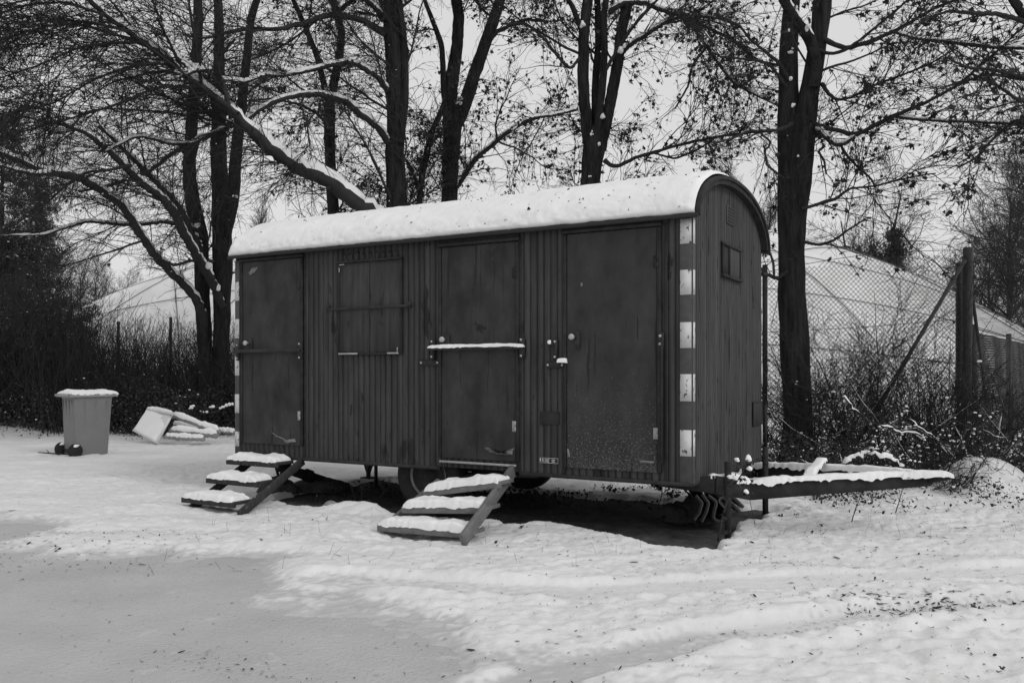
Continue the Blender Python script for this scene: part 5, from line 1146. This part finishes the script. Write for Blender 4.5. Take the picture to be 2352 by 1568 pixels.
# curled leaves: countable, one object each
def curl(px, py, s, label):
    p = GR(px, py); x, y = p[0], p[1]; z = gz(x, y); g = Geo(); n = 5
    leaves(g, rng.normal(size=(n, 3)) * s * .45 + [0, 0, s * .4], rng.uniform(.5, 1., n) * s); o = g.build('curled_leaf', M['leaf']); o.location = (x, y, z); tag(o, label, 'leaf', 'curled dead leaves on the snow')
for px, py, s, lab in ((1795, 1192, .030, 'curled leaf standing in the snow right of the far jack post'), (1888, 1212, .026, 'dark curled leaf half buried in open snow below the drawbar'), (1832, 1196, .026, 'small dark leaf just right of another near the far jack post'),
                       (1870, 1224, .024, 'dead leaf beside the larger buried leaf below the drawbar'), (1664, 1238, .025, 'dead leaf at the foot of the near jack post'), (132, 1262, .035, 'dark leaf clump on the edge of the drive at left'),
                       (2300, 1545, .022, 'star shaped leaf in the lower right corner'), (2120, 1228, .02, 'small leaf in the open snow under the coupling'), (1765, 1258, .02, 'leaf lying in front of the near jack post'),
                       (2330, 1400, .045, 'big dark leaf at the right edge above the tyre track'), (2240, 1412, .035, 'dark leaf in the tyre track near the right edge'), (1200, 1216, .03, 'leaf clump beside the foot of the galvanised steps'),
                       (1140, 1252, .02, 'small leaf right below the galvanised steps'), (575, 1440, .02, 'lone leaf on the packed drive in the foreground'), (2010, 1330, .02, 'lone dark leaf on the snow at mid right')):
    curl(px, py, s, lab)
# weed with snow caps beside the near jack post
b = GR(1648, 1240); r = empty('weed', b, 0, 'tall dead weed with round snow caps beside the jack post', 'weed'); g = Geo(); s = Geo(); lf = Geo(); Yd = b[1]
def wp(px, py): return W(px, py, Yd) - b
main = [wp(1648, 1243), wp(1655, 1205), (wp(1666, 1160)), wp(1685, 1115), wp(1703, 1090), wp(1717, 1060)]
def stem(pts, r0):
    Q, rr = resample(np.array(pts), np.linspace(r0, r0 * .5, len(pts)), 14); g.tube(Q + rng.normal(size=Q.shape) * .002, rr, 6); return Q
Q = stem(main, .009); stem([wp(1685, 1115), wp(1690, 1080), wp(1693, 1062)], .005); stem([wp(1703, 1092), wp(1715, 1085), wp(1722, 1080)], .005); stem([wp(1678, 1130), wp(1700, 1125), wp(1713, 1128)], .004); stem([wp(1668, 1150), wp(1662, 1140), wp(1657, 1128)], .005); stem([wp(1735, 1205), wp(1722, 1150), wp(1708, 1080)], .003)
for px, py, sz in ((1719, 1055, .042), (1721, 1078, .034), (1692, 1058, .028), (1676, 1097, .032), (1688, 1100, .030), (1713, 1130, .033), (1705, 1099, .02)):
    p = wp(px, py); blobs(s, np.array([p + [0, 0, .012], p + [.010, 0, 0]]), np.array([sz, sz * .8]) * .64, .85); leaves(lf, p + rng.normal(size=(7, 3)) * .022 - [0, 0, .03], rng.uniform(.012, .03, 7))
leaves(lf, np.array([wp(1700, 1115), wp(1662, 1175), wp(1665, 1190), wp(1664, 1222), wp(1657, 1180), wp(1680, 1140)]), np.array([.04, .035, .03, .045, .03, .03]), OVAL)
g.build('stem', M['twig'], r); s.build('snow', M['snow'], r); lf.build('leaves', M['leaf'], r)
# bare twigs sticking out of the snow mound
for (pts, lab) in (([(826, 1160), (832, 1140), (829, 1110), (826, 1105)], 'dark twig standing in the snow mound, left of its neighbour'), ([(858, 1152), (872, 1143), (884, 1130), (886, 1112)], 'bent twig leaning right out of the snow mound'), ([(818, 1150), (808, 1120), (806, 1112)], 'thin straight twig left of the snow mound'),
                   ([(1952, 1205), (1965, 1170), (1975, 1140)], 'thin stalk in open snow below the drawbar'), ([(2055, 1180), (2065, 1150), (2075, 1120)], 'thin stalk near the mound under the coupling'), ([(745, 1205), (752, 1185)], 'short stalk in the snow between the two steps')):
    base = GR(*pts[0]); Yd = base[1]; P = np.array([W(a, q, Yd) - base for a, q in pts]); P[0, 2] = -.02; Q, rr = resample(P, np.linspace(.006, .003, len(P)), 10); g = Geo(); g.tube(Q + rng.normal(size=Q.shape) * .002, rr, 5)
    if len(pts) > 2: g.add(*tubes(*spawn(Q[None], rr[None], 4, (.3, .9), (.04, .12), .6, (30, 60), 5, .1, 0, None, .002, .02), 3))
    o = g.build('twig', M['twig']); o.location = base; tag(o, lab, 'twig', 'twigs standing in the snow')
# holly-like sprig under the right of the trailer
q = loc2w(-1.0, 2.0, 0); r = empty('seedling', q, 0, 'dark leafy seedling behind the trailer floor near its right end', 'seedling'); g = Geo(); P = np.array([[0, 0, 0], [.02, 0, .12], [.0, 0, .25]]); Q, rr = resample(P, [.006, .005, .003], 10); g.tube(Q, rr, 5); a = spawn(Q[None], rr[None], 9, (.2, .9), (.1, .22), .6, (40, 80), 6, .1, 0, None, .003, .02); g.add(*tubes(*a, 3)); g.build('stem', M['twig'], r)
g = Geo(); p = a[0][:, 2:].reshape(-1, 3); leaves(g, np.repeat(p, 3, 0) + rng.normal(size=(len(p) * 3, 3)) * .015, rng.uniform(.015, .035, len(p) * 3), OVAL); g.build('leaves', M['ever'], r)
# grass blades
n = 260; x = np.r_[rng.uniform(1.9, 5.5, n // 2), rng.uniform(-3, 2, n // 2)]; y = np.r_[rng.uniform(7.2, 10.5, n // 2), rng.uniform(6.2, 9.6, n // 2)]
z = np.maximum(ground_h(x, y), -.04) - .01; K = 5; P = np.zeros((n, K, 3)); P[:, 0] = np.c_[x, y, z]; d = nrm(np.c_[rng.normal(size=(n, 2)) * .5, np.ones(n)]); ln = rng.uniform(.03, .14, n)
for k in range(1, K): d = nrm(d + rng.normal(size=(n, 3)) * .12 + [0, 0, -.08]); P[:, k] = P[:, k - 1] + d * (ln / 4)[:, None]
g = Geo(); g.add(*tubes(P, np.full((n, K), .0011), 3)); o = g.build('grass', M['leaf']); tag(o, 'dry grass blades poking through the snow', 'grass', kind='stuff')
# snow flecks, leaves and needles on the plants are past counting
for o in bpy.data.objects:
    if o.parent is not None and o.parent.name.split('.')[0] in ('bare_tree', 'bare_shrub', 'conifer', 'ivy_tree', 'poplar', 'undergrowth', 'fallen_branch', 'seedling') and o.name.split('.')[0] in ('snow', 'dry_leaves', 'leaves', 'needles'):
        o['kind'] = 'stuff'
